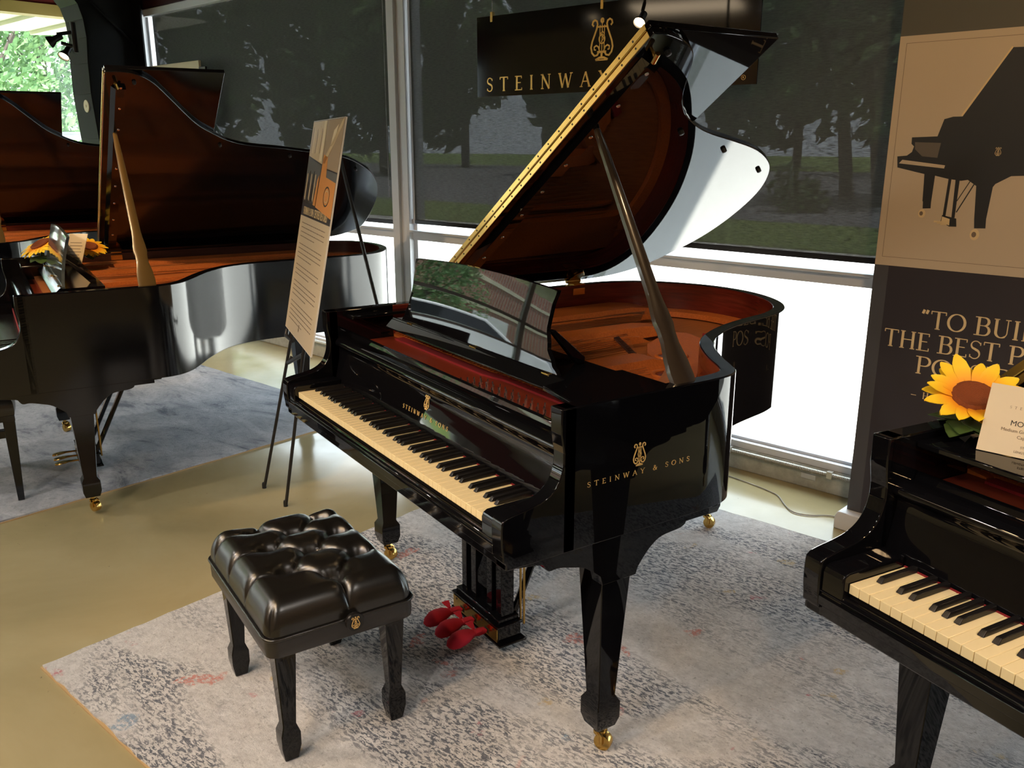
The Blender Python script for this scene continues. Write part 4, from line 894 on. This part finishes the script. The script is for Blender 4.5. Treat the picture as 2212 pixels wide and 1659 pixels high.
for para in (4, 4, 3, 4, 5):
    mb = MB()
    for k in range(para):
        x = .06; xe = bw - .07 if k < para - 1 else bw*.6
        while x < xe: w = rr.uniform(.012, .04); mb.box(x, min(x + w, xe), y, y + .0035, .0004, .0007); x += w + .006
        y -= .0185
    y -= .013; mb.build('paragraph', M['ink'], po, 0)
mb = MB(); lyre(mb, bw*.5, bh*.055, .03, .0007); mb.build('lyre_emblem', M['ink'], po, 0)

# ------------------------------------------------------------------ standing banner at right
bx = Vector((math.cos(R(12.5)), math.sin(R(12.5)), 0)); by_ = Vector((-bx.y, bx.x, 0)); BO = Vector((.857, 2.109, 0)) - bx*.028
ban = thing('roll_up_banner', 'standing banner with grand piano picture and gold quotation by the window', 'banner', BO)
def bflat(mb, name, m): o = mb.build(name, m, ban, 0); return place_local(o, (0, 0, 0), bx, (0, 0, 1))
HB, WB = 2.16, .85
mb = MB(); mb.box(0, WB, .065, HB, -.0022, 0); 
cloth = place_local(mb.build('banner_cloth', M['bannerdark'], ban, 0), (0, 0, 0), bx, (0, 0, 1))
mb = MB(); mb.box(.001, WB - .001, 1.925, HB - .001, 0, .0003); bflat(mb, 'upper_print', mat('banner_olive_print', (.085, .08, .062), .4))
mb = MB(); mb.box(.001, WB - .001, 1.098, 1.925, 0, .0003); bflat(mb, 'light_print', M['bannerlite'])
mb = MB(); mb.box(.001, .055, .066, 1.098, 0, .0002); bflat(mb, 'edge_light_strip', mat('banner_edge_light', (.06, .06, .066), .4))  # lighter strip: light on the cloth edge put into its colour
mb = MB(); fx = .026
for a in ([(fx, 1.131), (WB - fx, 1.131)], [(fx, 1.900), (WB - fx, 1.900)], [(fx, 1.131), (fx, 1.900)], [(WB - fx, 1.131), (WB - fx, 1.900)]): mb.band(a, .0014, .0003, .0006)
bflat(mb, 'print_border', M['ink'])
ox = .028; pz = .0006
mb = MB()
mb.extz([(ox + x, y) for x, y in [(.268, 1.581), (.221, 1.642), (.352, 1.862), (.62, 1.85), (.74, 1.72), (.60, 1.60), (.58, 1.56)]], .0003, pz, 0)
mb.extz([(ox + x, y) for x, y in [(.011, 1.504), (.045, 1.507), (.062, 1.520), (.067, 1.540), (.057, 1.549), (.056, 1.572), (.145, 1.575), (.161, 1.634), (.19, 1.642), (.221, 1.642), (.267, 1.639), (.268, 1.582), (.72, 1.575), (.74, 1.46), (.443, 1.443), (.404, 1.441), (.358, 1.413), (.347, 1.395), (.297, 1.405), (.267, 1.425), (.245, 1.421), (.199, 1.427), (.154, 1.437), (.116, 1.442), (.016, 1.464)]], .0003, pz*1.2, 0)
for q in ([(.116, 1.445), (.154, 1.440), (.152, 1.341), (.153, 1.320), (.125, 1.318), (.123, 1.343), (.121, 1.345)], [(.297, 1.41), (.352, 1.41), (.345, 1.291), (.347, 1.259), (.310, 1.257), (.306, 1.289)], [(.60, 1.46), (.64, 1.46), (.63, 1.33), (.635, 1.30), (.605, 1.30), (.608, 1.33)],
          [(.202, 1.43), (.212, 1.43), (.208, 1.29), (.198, 1.29)], [(.226, 1.43), (.240, 1.43), (.240, 1.29), (.229, 1.29)], [(.196, 1.298), (.246, 1.288), (.250, 1.259), (.225, 1.258), (.194, 1.275)]):
    mb.extz([(ox + x, y) for x, y in q], .0003, pz, 0)
mb.band([(ox + .29, 1.411), (ox + .243, 1.31)], .004, .0003, pz, 0); mb.band([(ox + .275, 1.42), (ox + .240, 1.35)], .003, .0003, pz, 0)
mb.extz([(ox + x, y) for x, y in [(.031, 1.492), (.184, 1.474), (.182, 1.463), (.020, 1.479)]], pz, pz*2, 1)
mb.extz([(ox + x, y) for x, y in [(.069, 1.555), (.160, 1.552), (.154, 1.50), (.10, 1.505), (.072, 1.53)]], pz, pz*2, 2)
mb.band([(ox + .218, 1.645), (ox + .350, 1.864)], .006, .0003, pz*1.4, 3)
for x, y, r_ in ((.124, 1.300, .016), (.314, 1.235, .020), (.62, 1.29, .015)): mb.extz(arc(ox + x, y, r_*.8, r_, 0, 360, 16), .0003, pz*1.5, 3); mb.extz(arc(ox + x - .002, y, r_*.4, r_*.5, 0, 360, 12), pz*1.6, pz*2, 4)
mb.extz([(ox + x, y) for x, y in [(.197, 1.293), (.224, 1.285), (.225, 1.262), (.196, 1.272)]], pz, pz*2, 3)
for k in range(3): mb.extz([(ox + .170 + k*.012, 1.277 - k*.004), (ox + .200 + k*.008, 1.275 - k*.004), (ox + .200 + k*.008, 1.271 - k*.004), (ox + .170 + k*.012, 1.270 - k*.004)], pz, pz*2, 3)
lyre(mb, ox + .352, 1.523, .03, pz*2, 3)
bflat(mb, 'piano_picture', [M['bannerblack'], M['bannerlite'], M['bannergrey'], M['bannertext'], M['ink']])
hh = .0675
for tx_, x_, y_, h_, tr2, w_ in (('"TO BUILD', .195, .876, hh, .03, .46), ('THE BEST PIANO', .068, .787, hh, .03, .72), ('POSSIBLE', .198, .697, hh, .03, .45), ('- H', .196, .600, .026, .25, None)):
    mb = MB(); lettering(mb, tx_, x_, y_, h_, tr2, .14, .05, .24, .0005, 0, w_); bflat(mb, 'quotation_line', M['bannertext'])
mb = MB(); mb.exty([(-.03, ZF), (-.03, .04), (-.018, .066), (WB + .018, .066), (WB + .03, .04), (WB + .03, ZF)], -.05, .05)
o = mb.build('banner_base', M['white'], ban, 40, .004); o.rotation_euler = (0, 0, R(12.5))
mb = MB(); mb.tube([(WB/2, .04, .06), (WB/2, .02, HB)], .011, 8); o = mb.build('support_pole', M['alu'], ban); o.rotation_euler = (0, 0, R(12.5))
mb = MB(); mb.box(-.004, WB + .004, -.012, .012, HB - .01, HB + .02); o = mb.build('top_rail', M['alu'], ban, 40, .003); o.rotation_euler = (0, 0, R(12.5))

# plain cream panel standing by the far window, behind the satin piano's lid
p0 = WL(-5.06, 2.02); root = thing('notice_board', 'plain cream board whose top shows above the satin piano lid', 'notice board', (p0.x, p0.y, ZF), AX)
mb = MB(); mb.box(0, .98, 0, .02, .05, 2.20); mb.build('board_face', M['paper'], root, 40, .003)
mb = MB(); mb.box(.02, .96, -.10, .10, 0, .05); mb.build('board_base', M['blackmetal'], root, 40, .004)
mb = MB(); mb.box(.98, 1.08, -.004, .016, .05, 2.15); mb.build('board_shadow_strip', M['blackmetal'], root, 40, .003)  # dark strip standing for the shadow at the board's right

# ------------------------------------------------------------------ hanging sign
so = WL(-.952, 1.95, 1.800); sx_ = Vector((math.cos(AX), math.sin(AX), 0))
sg = thing('hanging_sign', 'glossy black hanging sign with gold lyre and lettering before the shade', 'sign', so, AX + R(2.5))
mb = MB(); mb.box(0, 1.625, -.004, .004, 0, .405); mb.build('sign_panel', M['sign'], sg, 0, .001, 1)
adv_ = [glyph(c_, .15, .07, .22)[0] + .62 for c_ in 'STEINWAY & SONS']; kx_ = 1.47/((sum(adv_) - .62)*.070); x_ = .068
for c_, a_ in zip('STEINWAY & SONS', adv_):
    if c_ != ' ':
        mb = MB(); lettering(mb, c_, 0, 0, .070, 0, .15, .07, .22, .0012, 0, glyph(c_, .15, .07, .22)[0]*.070*kx_); place_local(mb.build('letter', M['gold'], sg, 0), (x_, -.0045, .026), (1, 0, 0), (0, 0, 1))
    x_ += a_*.070*kx_
mb = MB(); lyre(mb, 0, 0, .200, .0015); place_local(mb.build('lyre_emblem', M['gold'], sg, 0), (.815, -.0045, .240), (1, 0, 0), (0, 0, 1))
mb = MB(); mb.band(arc(0, 0, .010, .010, 0, 360, 16), .0018, 0, .001); place_local(mb.build('registered_mark', M['goldpaint'], sg, 0), (1.563, -.0045, .030), (1, 0, 0), (0, 0, 1))
text_mesh('registered_mark', 'R', .014, M['goldpaint'], sg, (1.5585, -.0045, .025), (1, 0, 0), (0, 0, 1))
for x_ in (.107, .811, 1.52):
    mb = MB(); mb.tube([(x_, 0, .40), (x_, 0, ZC - 1.80)], .0012, 6); mb.build('hanging_wire', M['chrome'], sg)
    mb = MB(); mb.box(x_ - .008, x_ + .008, -.009, .009, .375, .425); mb.build('wire_clamp', M['brass'], sg, 40, .001)

# ------------------------------------------------------------------ track lights
def can(root, at, aim, lit, m_=None):
    a = Vector(aim).normalized(); at = Vector(at)
    mb = MB(); mb.lathe([(.020, -.105), (.024, -.10), (.024, -.045), (.034, -.03), (.046, .0), (.046, .004), (.040, .002), (.038, -.012)], at, a, 24)
    hd = mb.build('lamp_head', M['blackmetal'], root, 40)
    mb = MB(); mb.lathe([(.037, -.008), (.030, -.004), (.010, -.002)], at, a, 24); mb.build('lamp_face' if lit else 'lamp_lens', M['lampface'] if lit else M['chrome'], hd)
dv = Vector((math.sin(YAW)*math.cos(PITCH), math.cos(YAW)*math.cos(PITCH), -math.sin(PITCH))); rv = dv.cross(Vector((0, 0, 1))).normalized(); uv_ = rv.cross(dv)
def ray(px, py, dist):                                    # a point seen at a picture position, used once to read off the lamps' places
    v = (rv*(px - 1106)/FPX - uv_*(py - 829.5)/FPX + dv).normalized(); return Vector(CAM) + v*dist
q1, q2, q3 = ray(137, 123, 7.95), ray(106, 92, 7.95), ray(160, 85, 7.95)
tl_ = thing('track_light', 'pair of black spotlights on the column, the lower one lit', 'spotlight', q3)
mb = MB(); mb.tube([(0, 0, .12), (0, 0, -.10)], .020, 12); mb.tube([(0, 0, -.06), q1 - q3 + Vector((-.03, 0, .10))], .014, 8); mb.tube([(0, 0, .05), q2 - q3 + Vector((-.01, .06, .06))], .014, 8)
mb.build('bracket', M['blackmetal'], tl_, 40)
can(tl_, q1 - q3, (.35, -.45, -.62), True); can(tl_, q2 - q3, (-.25, -.8, -.45), False)
q = ray(1380, 49, 3.9)  # added spotlight standing in for a lamp reflected in the sign
t2_ = thing('track_light', 'lit black spotlight added before the sign for its mirrored lamp', 'spotlight', q)
mb = MB(); mb.tube([(-.01, .05, .13), (-.02, .06, (ZC - q.z)/.62)], .010, 8); mb.tube([(-.01, .05, .13), (-.005, .03, .075)], .012, 8); mb.build('stem', M['blackmetal'], t2_, 40)
can(t2_, (0, 0, 0), (.30, -.62, -.60), True); t2_.scale = (.62,)*3
# further spotlights of the same kind on the ceiling track out of the frame
spots = [((1.7, -1.6), (.75, .25), 26), ((.2, -1.9), (.7, -.2), 20), ((3.3, -.6), (2.6, .6), 24), ((3.6, .9), (2.4, 1.3), 20), ((-1.2, -1.2), (-1.7, .3), 52), ((-3.0, -1.6), (-3.9, .1), 46), ((2.5, .1), (1.25, 2.2), 34), ((1.9, -3.0), (.6, -1.0), 24), ((1.5, 1.2), (.6, .9), 8)]  # the spot aimed at the banner is added to brighten it
for i, ((x, y), (tx, ty), en) in enumerate(spots):
    r_ = thing('track_light', 'ceiling spotlight out of the picture', 'spotlight', (x, y, 2.75), 0, 'ceiling spotlights out of the picture')
    mb = MB(); mb.tube([(0, 0, .06), (0, 0, ZC - 2.75)], .010, 8); mb.build('stem', M['blackmetal'], r_, 40)
    can(r_, (0, 0, 0), (tx - x, ty - y, -2.0), True)
    lamp('SPOT', 'spot', (x, y, 2.73), (tx, ty, 1.35 if ty > 2 else .75), en, WARM, spot_size=R(58), spot_blend=.8, shadow_soft_size=.045)
# added ceiling fill lamps, out of view, nearly white, to brighten the room
for i, (x, y) in enumerate([(2.6, -2.0), (1.2, -2.4), (-.4, -2.6), (-2.2, -2.8), (3.6, .2), (2.4, -3.8), (-4.2, -3.0)]):
    r_ = thing('track_light', 'added ceiling fill lamp out of the picture', 'spotlight', (x, y, 2.80), 0, 'added ceiling fill lamps out of the picture')
    mb = MB(); mb.tube([(0, 0, .06), (0, 0, ZC - 2.80)], .010, 8); mb.build('stem', M['blackmetal'], r_, 40)
    can(r_, (0, 0, 0), (0, .25, -1), True)
    lamp('SPOT', 'spot', (x, y, 2.78), (x, y + .5, .75), 34, (1.0, .92, .84), spot_size=R(140), spot_blend=.9, shadow_soft_size=.08)
lamp('SPOT', 'spot', q1 + Vector((.02, -.02, -.03)), q1 + Vector((.7, -.9, -1.3)), 20, WARM, spot_size=R(70), spot_blend=.8, shadow_soft_size=.04)
lamp('SPOT', 'spot', q + Vector((.01, -.02, -.02)), q + Vector((.6, -1.24, -1.2)), 12, WARM, spot_size=R(60), spot_blend=.8, shadow_soft_size=.04)
# glowing panels added for fill on the ceiling towards the showroom's back
for (x, y) in ((1.2, -3.9), (-1.6, -4.4)):
    mb = MB(); mb.box(x - .6, x + .6, y - .3, y + .3, ZC - .03, ZC - .001)
    tag(mb.build('ceiling_fill_panel', mat('warm_fill_panel', (.9, .8, .6), .5, emit=(1, .78, .52), es=3), None, 0), 'added warm ceiling fill panel out of the picture', 'ceiling light', 'added ceiling fill panels out of the picture')

# ------------------------------------------------------------------ sunflowers and price cards
def sunflower(name_loc, rad, face, label, leaves=7, seed=1, open_=.35, back=0):
    rr = random.Random(seed); root = thing('sunflower', label, 'flower', name_loc)
    f = Vector(face).normalized(); a = f.orthogonal().normalized(); b = f.cross(a); c0 = Vector((0, 0, rad*.74))
    mb = MB(); mb.lathe([(rad*.05, rad*.02), (rad*.20, rad*.05), (rad*.34, rad*.12), (rad*.42, rad*.08), (rad*.40, -rad*.05), (rad*.15, -rad*.15)], c0, f, 28); mb.build('flower_head', M['disc'], root, 40)
    pm = MB()
    for layer, (n_, k_, op) in enumerate(((15, 1.0, open_), (14, .9, open_*.6))):
        for i in range(n_):
            q = 2*math.pi*(i + .5*layer)/n_ + rr.uniform(-.08, .08); d_ = math.cos(q)*a + math.sin(q)*b; t_ = f.cross(d_); ln = rad*k_*rr.uniform(.85, 1.08); w = rad*.15*rr.uniform(.85, 1.15); drop = rr.uniform(-.15, .2)
            secs = []
            for s_, ww in ((.30, .35), (.45, .8), (.62, 1.0), (.80, .85), (.93, .45), (1.0, .08)):
                c_ = c0 + d_*ln*s_ + f*(rad*(op*(s_ - .3) - (drop + .35)*max(0, s_ - .55)**1.3))
                secs.append((c_ - t_*w*ww + f*w*.15, c_, c_ + t_*w*ww + f*w*.15))
            o_ = len(pm.v); pm.v += [tuple(p) for s3 in secs for p in s3]
            th = f*rad*.010; pm.v += [tuple(p - th) for s3 in secs for p in s3]; K_ = 18
            for j in range(5):
                for k2 in range(2):
                    v0 = o_ + j*3 + k2; pm.f.append((v0, v0 + 1, v0 + 4, v0 + 3)); pm.f.append((v0 + K_, v0 + K_ + 3, v0 + K_ + 4, v0 + K_ + 1)); pm.m += [0, 0]
                for v0 in (o_ + j*3, ): pm.f.append((v0, v0 + 3, v0 + 3 + K_, v0 + K_)); pm.m.append(0)
                v0 = o_ + j*3 + 2; pm.f.append((v0, v0 + K_, v0 + 3 + K_, v0 + 3)); pm.m.append(0)
    pm.build('petals', M['petal'], root, 50)
    lm_ = MB()
    for i in range(leaves):
        q = rr.uniform(0, 6.28); d_ = Vector((math.cos(q), math.sin(q), rr.uniform(-.1, .35))).normalized(); t_ = d_.cross(Vector((0, 0, 1))).normalized(); ln = rad*rr.uniform(.6, .95); w = rad*.28; p0_ = Vector((0, 0, rad*.25))
        secs = []
        for s_, ww in ((0, .15), (.3, .9), (.6, 1), (.85, .5), (1, .05)):
            c_ = p0_ + d_*ln*s_ + Vector((0, 0, -rad*.22*s_*s_)); c_.z = max(c_.z, .004); secs.append([c_ - t_*w*ww, c_ + t_*w*ww, c_ + t_*w*ww + Vector((0, 0, .0015)), c_ - t_*w*ww + Vector((0, 0, .0015))])
        lm_.loft(secs)
    lm_.build('leaves', M['leaf'], root, 50)
    mb = MB(); mb.tube([c0 - f*rad*.1, Vector((.0, .0, rad*.25)), Vector((.01, .01, .006))], rad*.09, 8); mb.build('stem', M['leaf'], root)
    return root
sunflower((1.968, .785, .972), .100, (.30, -.40, .86), 'large yellow sunflower lying on the right-hand piano beside a card', seed=4, leaves=16, open_=.5)
sf2 = sunflower((-2.22, -.50, .958), .12, (.15, -.45, .9), 'orange sunflower lying on the satin piano at left', seed=9, open_=.1)
sunflower((-2.17, -.28, .958), .095, (.4, .1, .9), 'second orange sunflower on the satin piano, nearer the window', seed=12, open_=.1)
cx0 = Vector((2.028, .708, .9695)); cux = Vector((.083, .019, 0)).normalized(); cup = (Vector((2.013, .750, 1.095)) - cx0); cup = (cup - cux*cup.dot(cux)); chh = cup.length; cup.normalize()
card = MB().box(0, .205, 0, chh, -.002, 0).build('price_card', M['paper'], None, 0); place(card, cx0, cux, cup)
tag(card, 'cream printed card leaning beside the large sunflower on the right-hand piano', 'card')
def ct(body, size, x, y, m='ink', al='CENTER'): text_mesh('card_text', body, size, M[m], card, (x, y, .0003), (1, 0, 0), (0, 1, 0), al)
mb = MB(); lyre(mb, .102, chh - .016, .022, .0005); mb.build('card_emblem', M['ink'], card, 0)
mb = MB(); lettering(mb, 'STEINWAY & SONS', .040, chh - .043, .0050, .9, .12, .06, .15, .0005, 0, .126); mb.build('card_text', M['ink'], card, 0)
ct('S P I R I O', .0060, .102, chh - .054); ct('MODEL M SPIRIO', .0145, .102, chh - .075, 'inkdark'); ct('Medium Grand with Live Performance', .0088, .102, chh - .087); ct('Capture and Playback', .0088, .102, chh - .098)
ct('FINISH', .0048, .102, chh - .108); ct('STEINWAY Diamond', .0065, .102, chh - .1155); ct('LENGTH 5\' 7"  |  WIDTH 58"', .0062, .102, chh - .125); ct('PRICE', .0062, .102, chh - .137)
c2 = MB().box(0, .13, 0, .16, -.002, 0).build('price_card', M['paper'], None, 0); place(c2, (-2.10, -.42, .957), (.60, .35, 0), (-.28, .30, .9)); tag(c2, 'small cream card propped among the flowers on the satin piano', 'card')
mb = MB()
for k in range(6): mb.box(.02, .11 - .01*(k % 2), .03 + k*.016, .033 + k*.016, 0, .0004)
mb.build('card_text', M['ink'], c2, 0)

# ------------------------------------------------------------------ outside
def gbox(name, m, s0, s1, n0, n1, z, label=None, cat=None):
    mb = MB(); wbox(mb, s0, s1, n0, n1, z - .12, z); o = mb.build(name, m, None, 0)
    o['kind'] = 'structure' if not label else 'stuff'
    if label: o['label'] = label; o['category'] = cat
    return o
gbox('pavement', M['pavement'], -60, 40, 2.36, 12.6, -.15); gbox('lawn', M['grass'], -90, 60, 12.6, 17.4, -.13, 'strip of green lawn beyond the bright pavement', 'lawn')
gbox('road', M['road'], -160, 80, 17.4, 60, -.15); gbox('far_lawn', M['grass'], -200, 120, 60, 160, -.12, 'far lawn under the row of trees', 'lawn')
gbox('side_lawn', M['grass'], -60, -6.62, -30, 2.35, -.14, 'lawn outside the far left window', 'lawn')
gbox('driveway', M['pavement'], -16.5, -11.0, -30, -1.0, -.115)
def foliage(n_, rx, ry, rz_, cz, leaf, seed):
    rr = random.Random(seed); mb = MB()
    cl = [(rr.uniform(-.65, .65)*rx, rr.uniform(-.65, .65)*ry, cz + rr.uniform(-.7, .7)*rz_, rr.uniform(.35, .6)) for _ in range(9)]
    for i in range(n_):
        c_ = cl[i % 9]; v = Vector((rr.gauss(0, 1), rr.gauss(0, 1), rr.gauss(0, 1))).normalized()*rr.uniform(.75, 1.05)
        p = Vector((c_[0] + v.x*rx*c_[3], c_[1] + v.y*ry*c_[3], c_[2] + v.z*rz_*c_[3])); a = Vector((rr.gauss(0, 1), rr.gauss(0, 1), rr.gauss(0, 1))).normalized(); b = a.orthogonal().normalized(); c3 = a.cross(b); k_ = leaf*rr.uniform(.6, 1.3)
        mb.add([p + b*k_, p + c3*k_*.5, p - b*k_, p - c3*k_*.5], [(0, 1, 2, 3)])
    return mb
def tree_mesh(seed, h, rx, rz_, n_, leaf, m, trunk=.2, lean=0):
    root = bpy.data.objects.new('tree', None); COL.objects.link(root)
    foliage(n_, rx, rx, rz_, h - rz_, leaf, seed).build('crown', m, root, 0, fix=False)
    mb = MB(); mb.tube([(0, 0, -.2), (lean*.4, 0, h*.25), (lean, .1, h*.55)], [trunk, trunk*.8, trunk*.5], 8)
    for k in range(4): q = k*1.6; mb.tube([(lean*.5, 0, h*.28 + .1*k), (lean + math.cos(q)*rx*.5, math.sin(q)*rx*.5, h*.55 + .2*k)], [trunk*.45, trunk*.15], 6)
    mb.build('trunk', M['bark'], root, 40); return root
def tree_copy(src, loc, rz, sc):
    o = src.copy(); COL.objects.link(o); o.location = loc; o.rotation_euler = (0, 0, rz); o.scale = (sc,)*3
    for ch in src.children: c_ = ch.copy(); COL.objects.link(c_); c_.parent = o
    return o
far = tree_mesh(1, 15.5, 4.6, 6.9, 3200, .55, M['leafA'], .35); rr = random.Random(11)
lab = 'leafy tree in the distant row, dim through the window shades'
for i in range(17):
    ph = R(-17 + i*5.2); dist = 55 if i % 2 else 76; p = WL(2.54 - dist*math.sin(ph), -1.6 + dist*math.cos(ph), -.1)
    sc_ = (.92 if i % 2 else 1.12)*rr.uniform(.97, 1.03)
    o = far if i == 0 else tree_copy(far, p, rr.uniform(0, 6), sc_)
    if i == 0: o.location = p
    tag(o, lab, 'tree', 'distant row of trees')
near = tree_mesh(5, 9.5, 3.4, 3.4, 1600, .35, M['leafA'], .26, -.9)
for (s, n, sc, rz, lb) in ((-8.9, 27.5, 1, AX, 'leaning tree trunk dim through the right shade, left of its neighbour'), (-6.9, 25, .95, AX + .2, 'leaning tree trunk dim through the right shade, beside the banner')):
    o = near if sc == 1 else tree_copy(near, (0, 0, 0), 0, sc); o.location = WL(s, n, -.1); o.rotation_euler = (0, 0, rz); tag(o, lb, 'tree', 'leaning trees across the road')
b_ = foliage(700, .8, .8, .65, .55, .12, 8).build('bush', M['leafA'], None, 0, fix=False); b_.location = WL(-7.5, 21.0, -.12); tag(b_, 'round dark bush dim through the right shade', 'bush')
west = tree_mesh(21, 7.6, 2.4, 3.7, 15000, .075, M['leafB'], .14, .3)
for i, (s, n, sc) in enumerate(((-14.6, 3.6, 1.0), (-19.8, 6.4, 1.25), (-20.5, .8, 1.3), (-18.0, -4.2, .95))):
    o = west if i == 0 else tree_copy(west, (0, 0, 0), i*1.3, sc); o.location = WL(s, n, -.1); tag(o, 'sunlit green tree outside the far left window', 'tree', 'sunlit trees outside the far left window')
# corrugated canopy outside the end wall
mb = MB(); nseg = 17
for k in range(nseg):
    n0 = -5 + k*.50; A_ = [WL(-6.56, n0), WL(-6.56, n0 + .50), WL(-8.75, n0 + .50), WL(-8.75, n0)]
    mb.hexa([(A_[0].x, A_[0].y, 2.78), (A_[1].x, A_[1].y, 2.82), (A_[2].x, A_[2].y, 2.82), (A_[3].x, A_[3].y, 2.78)], [(p.x, p.y, 2.84) for p in A_])
o = mb.build('canopy', M['cream'], None, 0); o['kind'] = 'structure'
# brick building and cars seen mirrored in the music desk
bb = thing('brick_building', 'red brick building across the drive, mirrored in the music desk', 'building', WL(-24, -9, -.12), AX)
mb = MB(); mb.box(-4, 0, -12, 9.5, 0, 6.2); mb.build('wall', M['brick'], bb, 0)
mb = MB(); mb.box(0, .06, -12, 9.5, 2.75, 3.0); mb.box(0, .06, -12, 9.5, 4.6, 4.8); mb.build('white_band', M['cream'], bb, 0)
for k in range(6):
    mb = MB(); mb.box(.0, .08, -10.5 + k*3.4, -9.0 + k*3.4, 1.1, 2.4); mb.build('window', M['white'], bb, 0)
def car(loc, rz, label):
    root = thing('car', label, 'car', loc, rz)
    mb = MB(); mb.extx([(-2.4, .35), (-2.45, .75), (-2.3, 1.0), (-1.5, 1.08), (-.8, 1.62), (1.1, 1.66), (1.9, 1.15), (2.4, 1.05), (2.45, .5), (2.3, .32)], -.9, .9); mb.build('body', M['carpaint'], root, 30, .05, 3)
    mb = MB(); mb.extx([(-1.3, 1.1), (-.75, 1.52), (1.0, 1.56), (1.6, 1.15)], -.915, .915); mb.build('window', M['darkglass'], root, 30)
    for y_ in (-1.5, 1.5):
        for x_ in (-.82, .82): mb = MB(); mb.lathe([(.12, -.12), (.33, -.12), (.34, 0), (.33, .12), (.12, .12)], (x_, y_, .34), (1, 0, 0), 20); mb.build('wheel', M['rubber'], root, 40)
car(WL(-13.2, -3.6, -.115), AX, 'white car parked on the drive, mirrored in the music desk'); car(WL(-13.4, -8.8, -.115), AX, 'second white car parked farther along the drive')
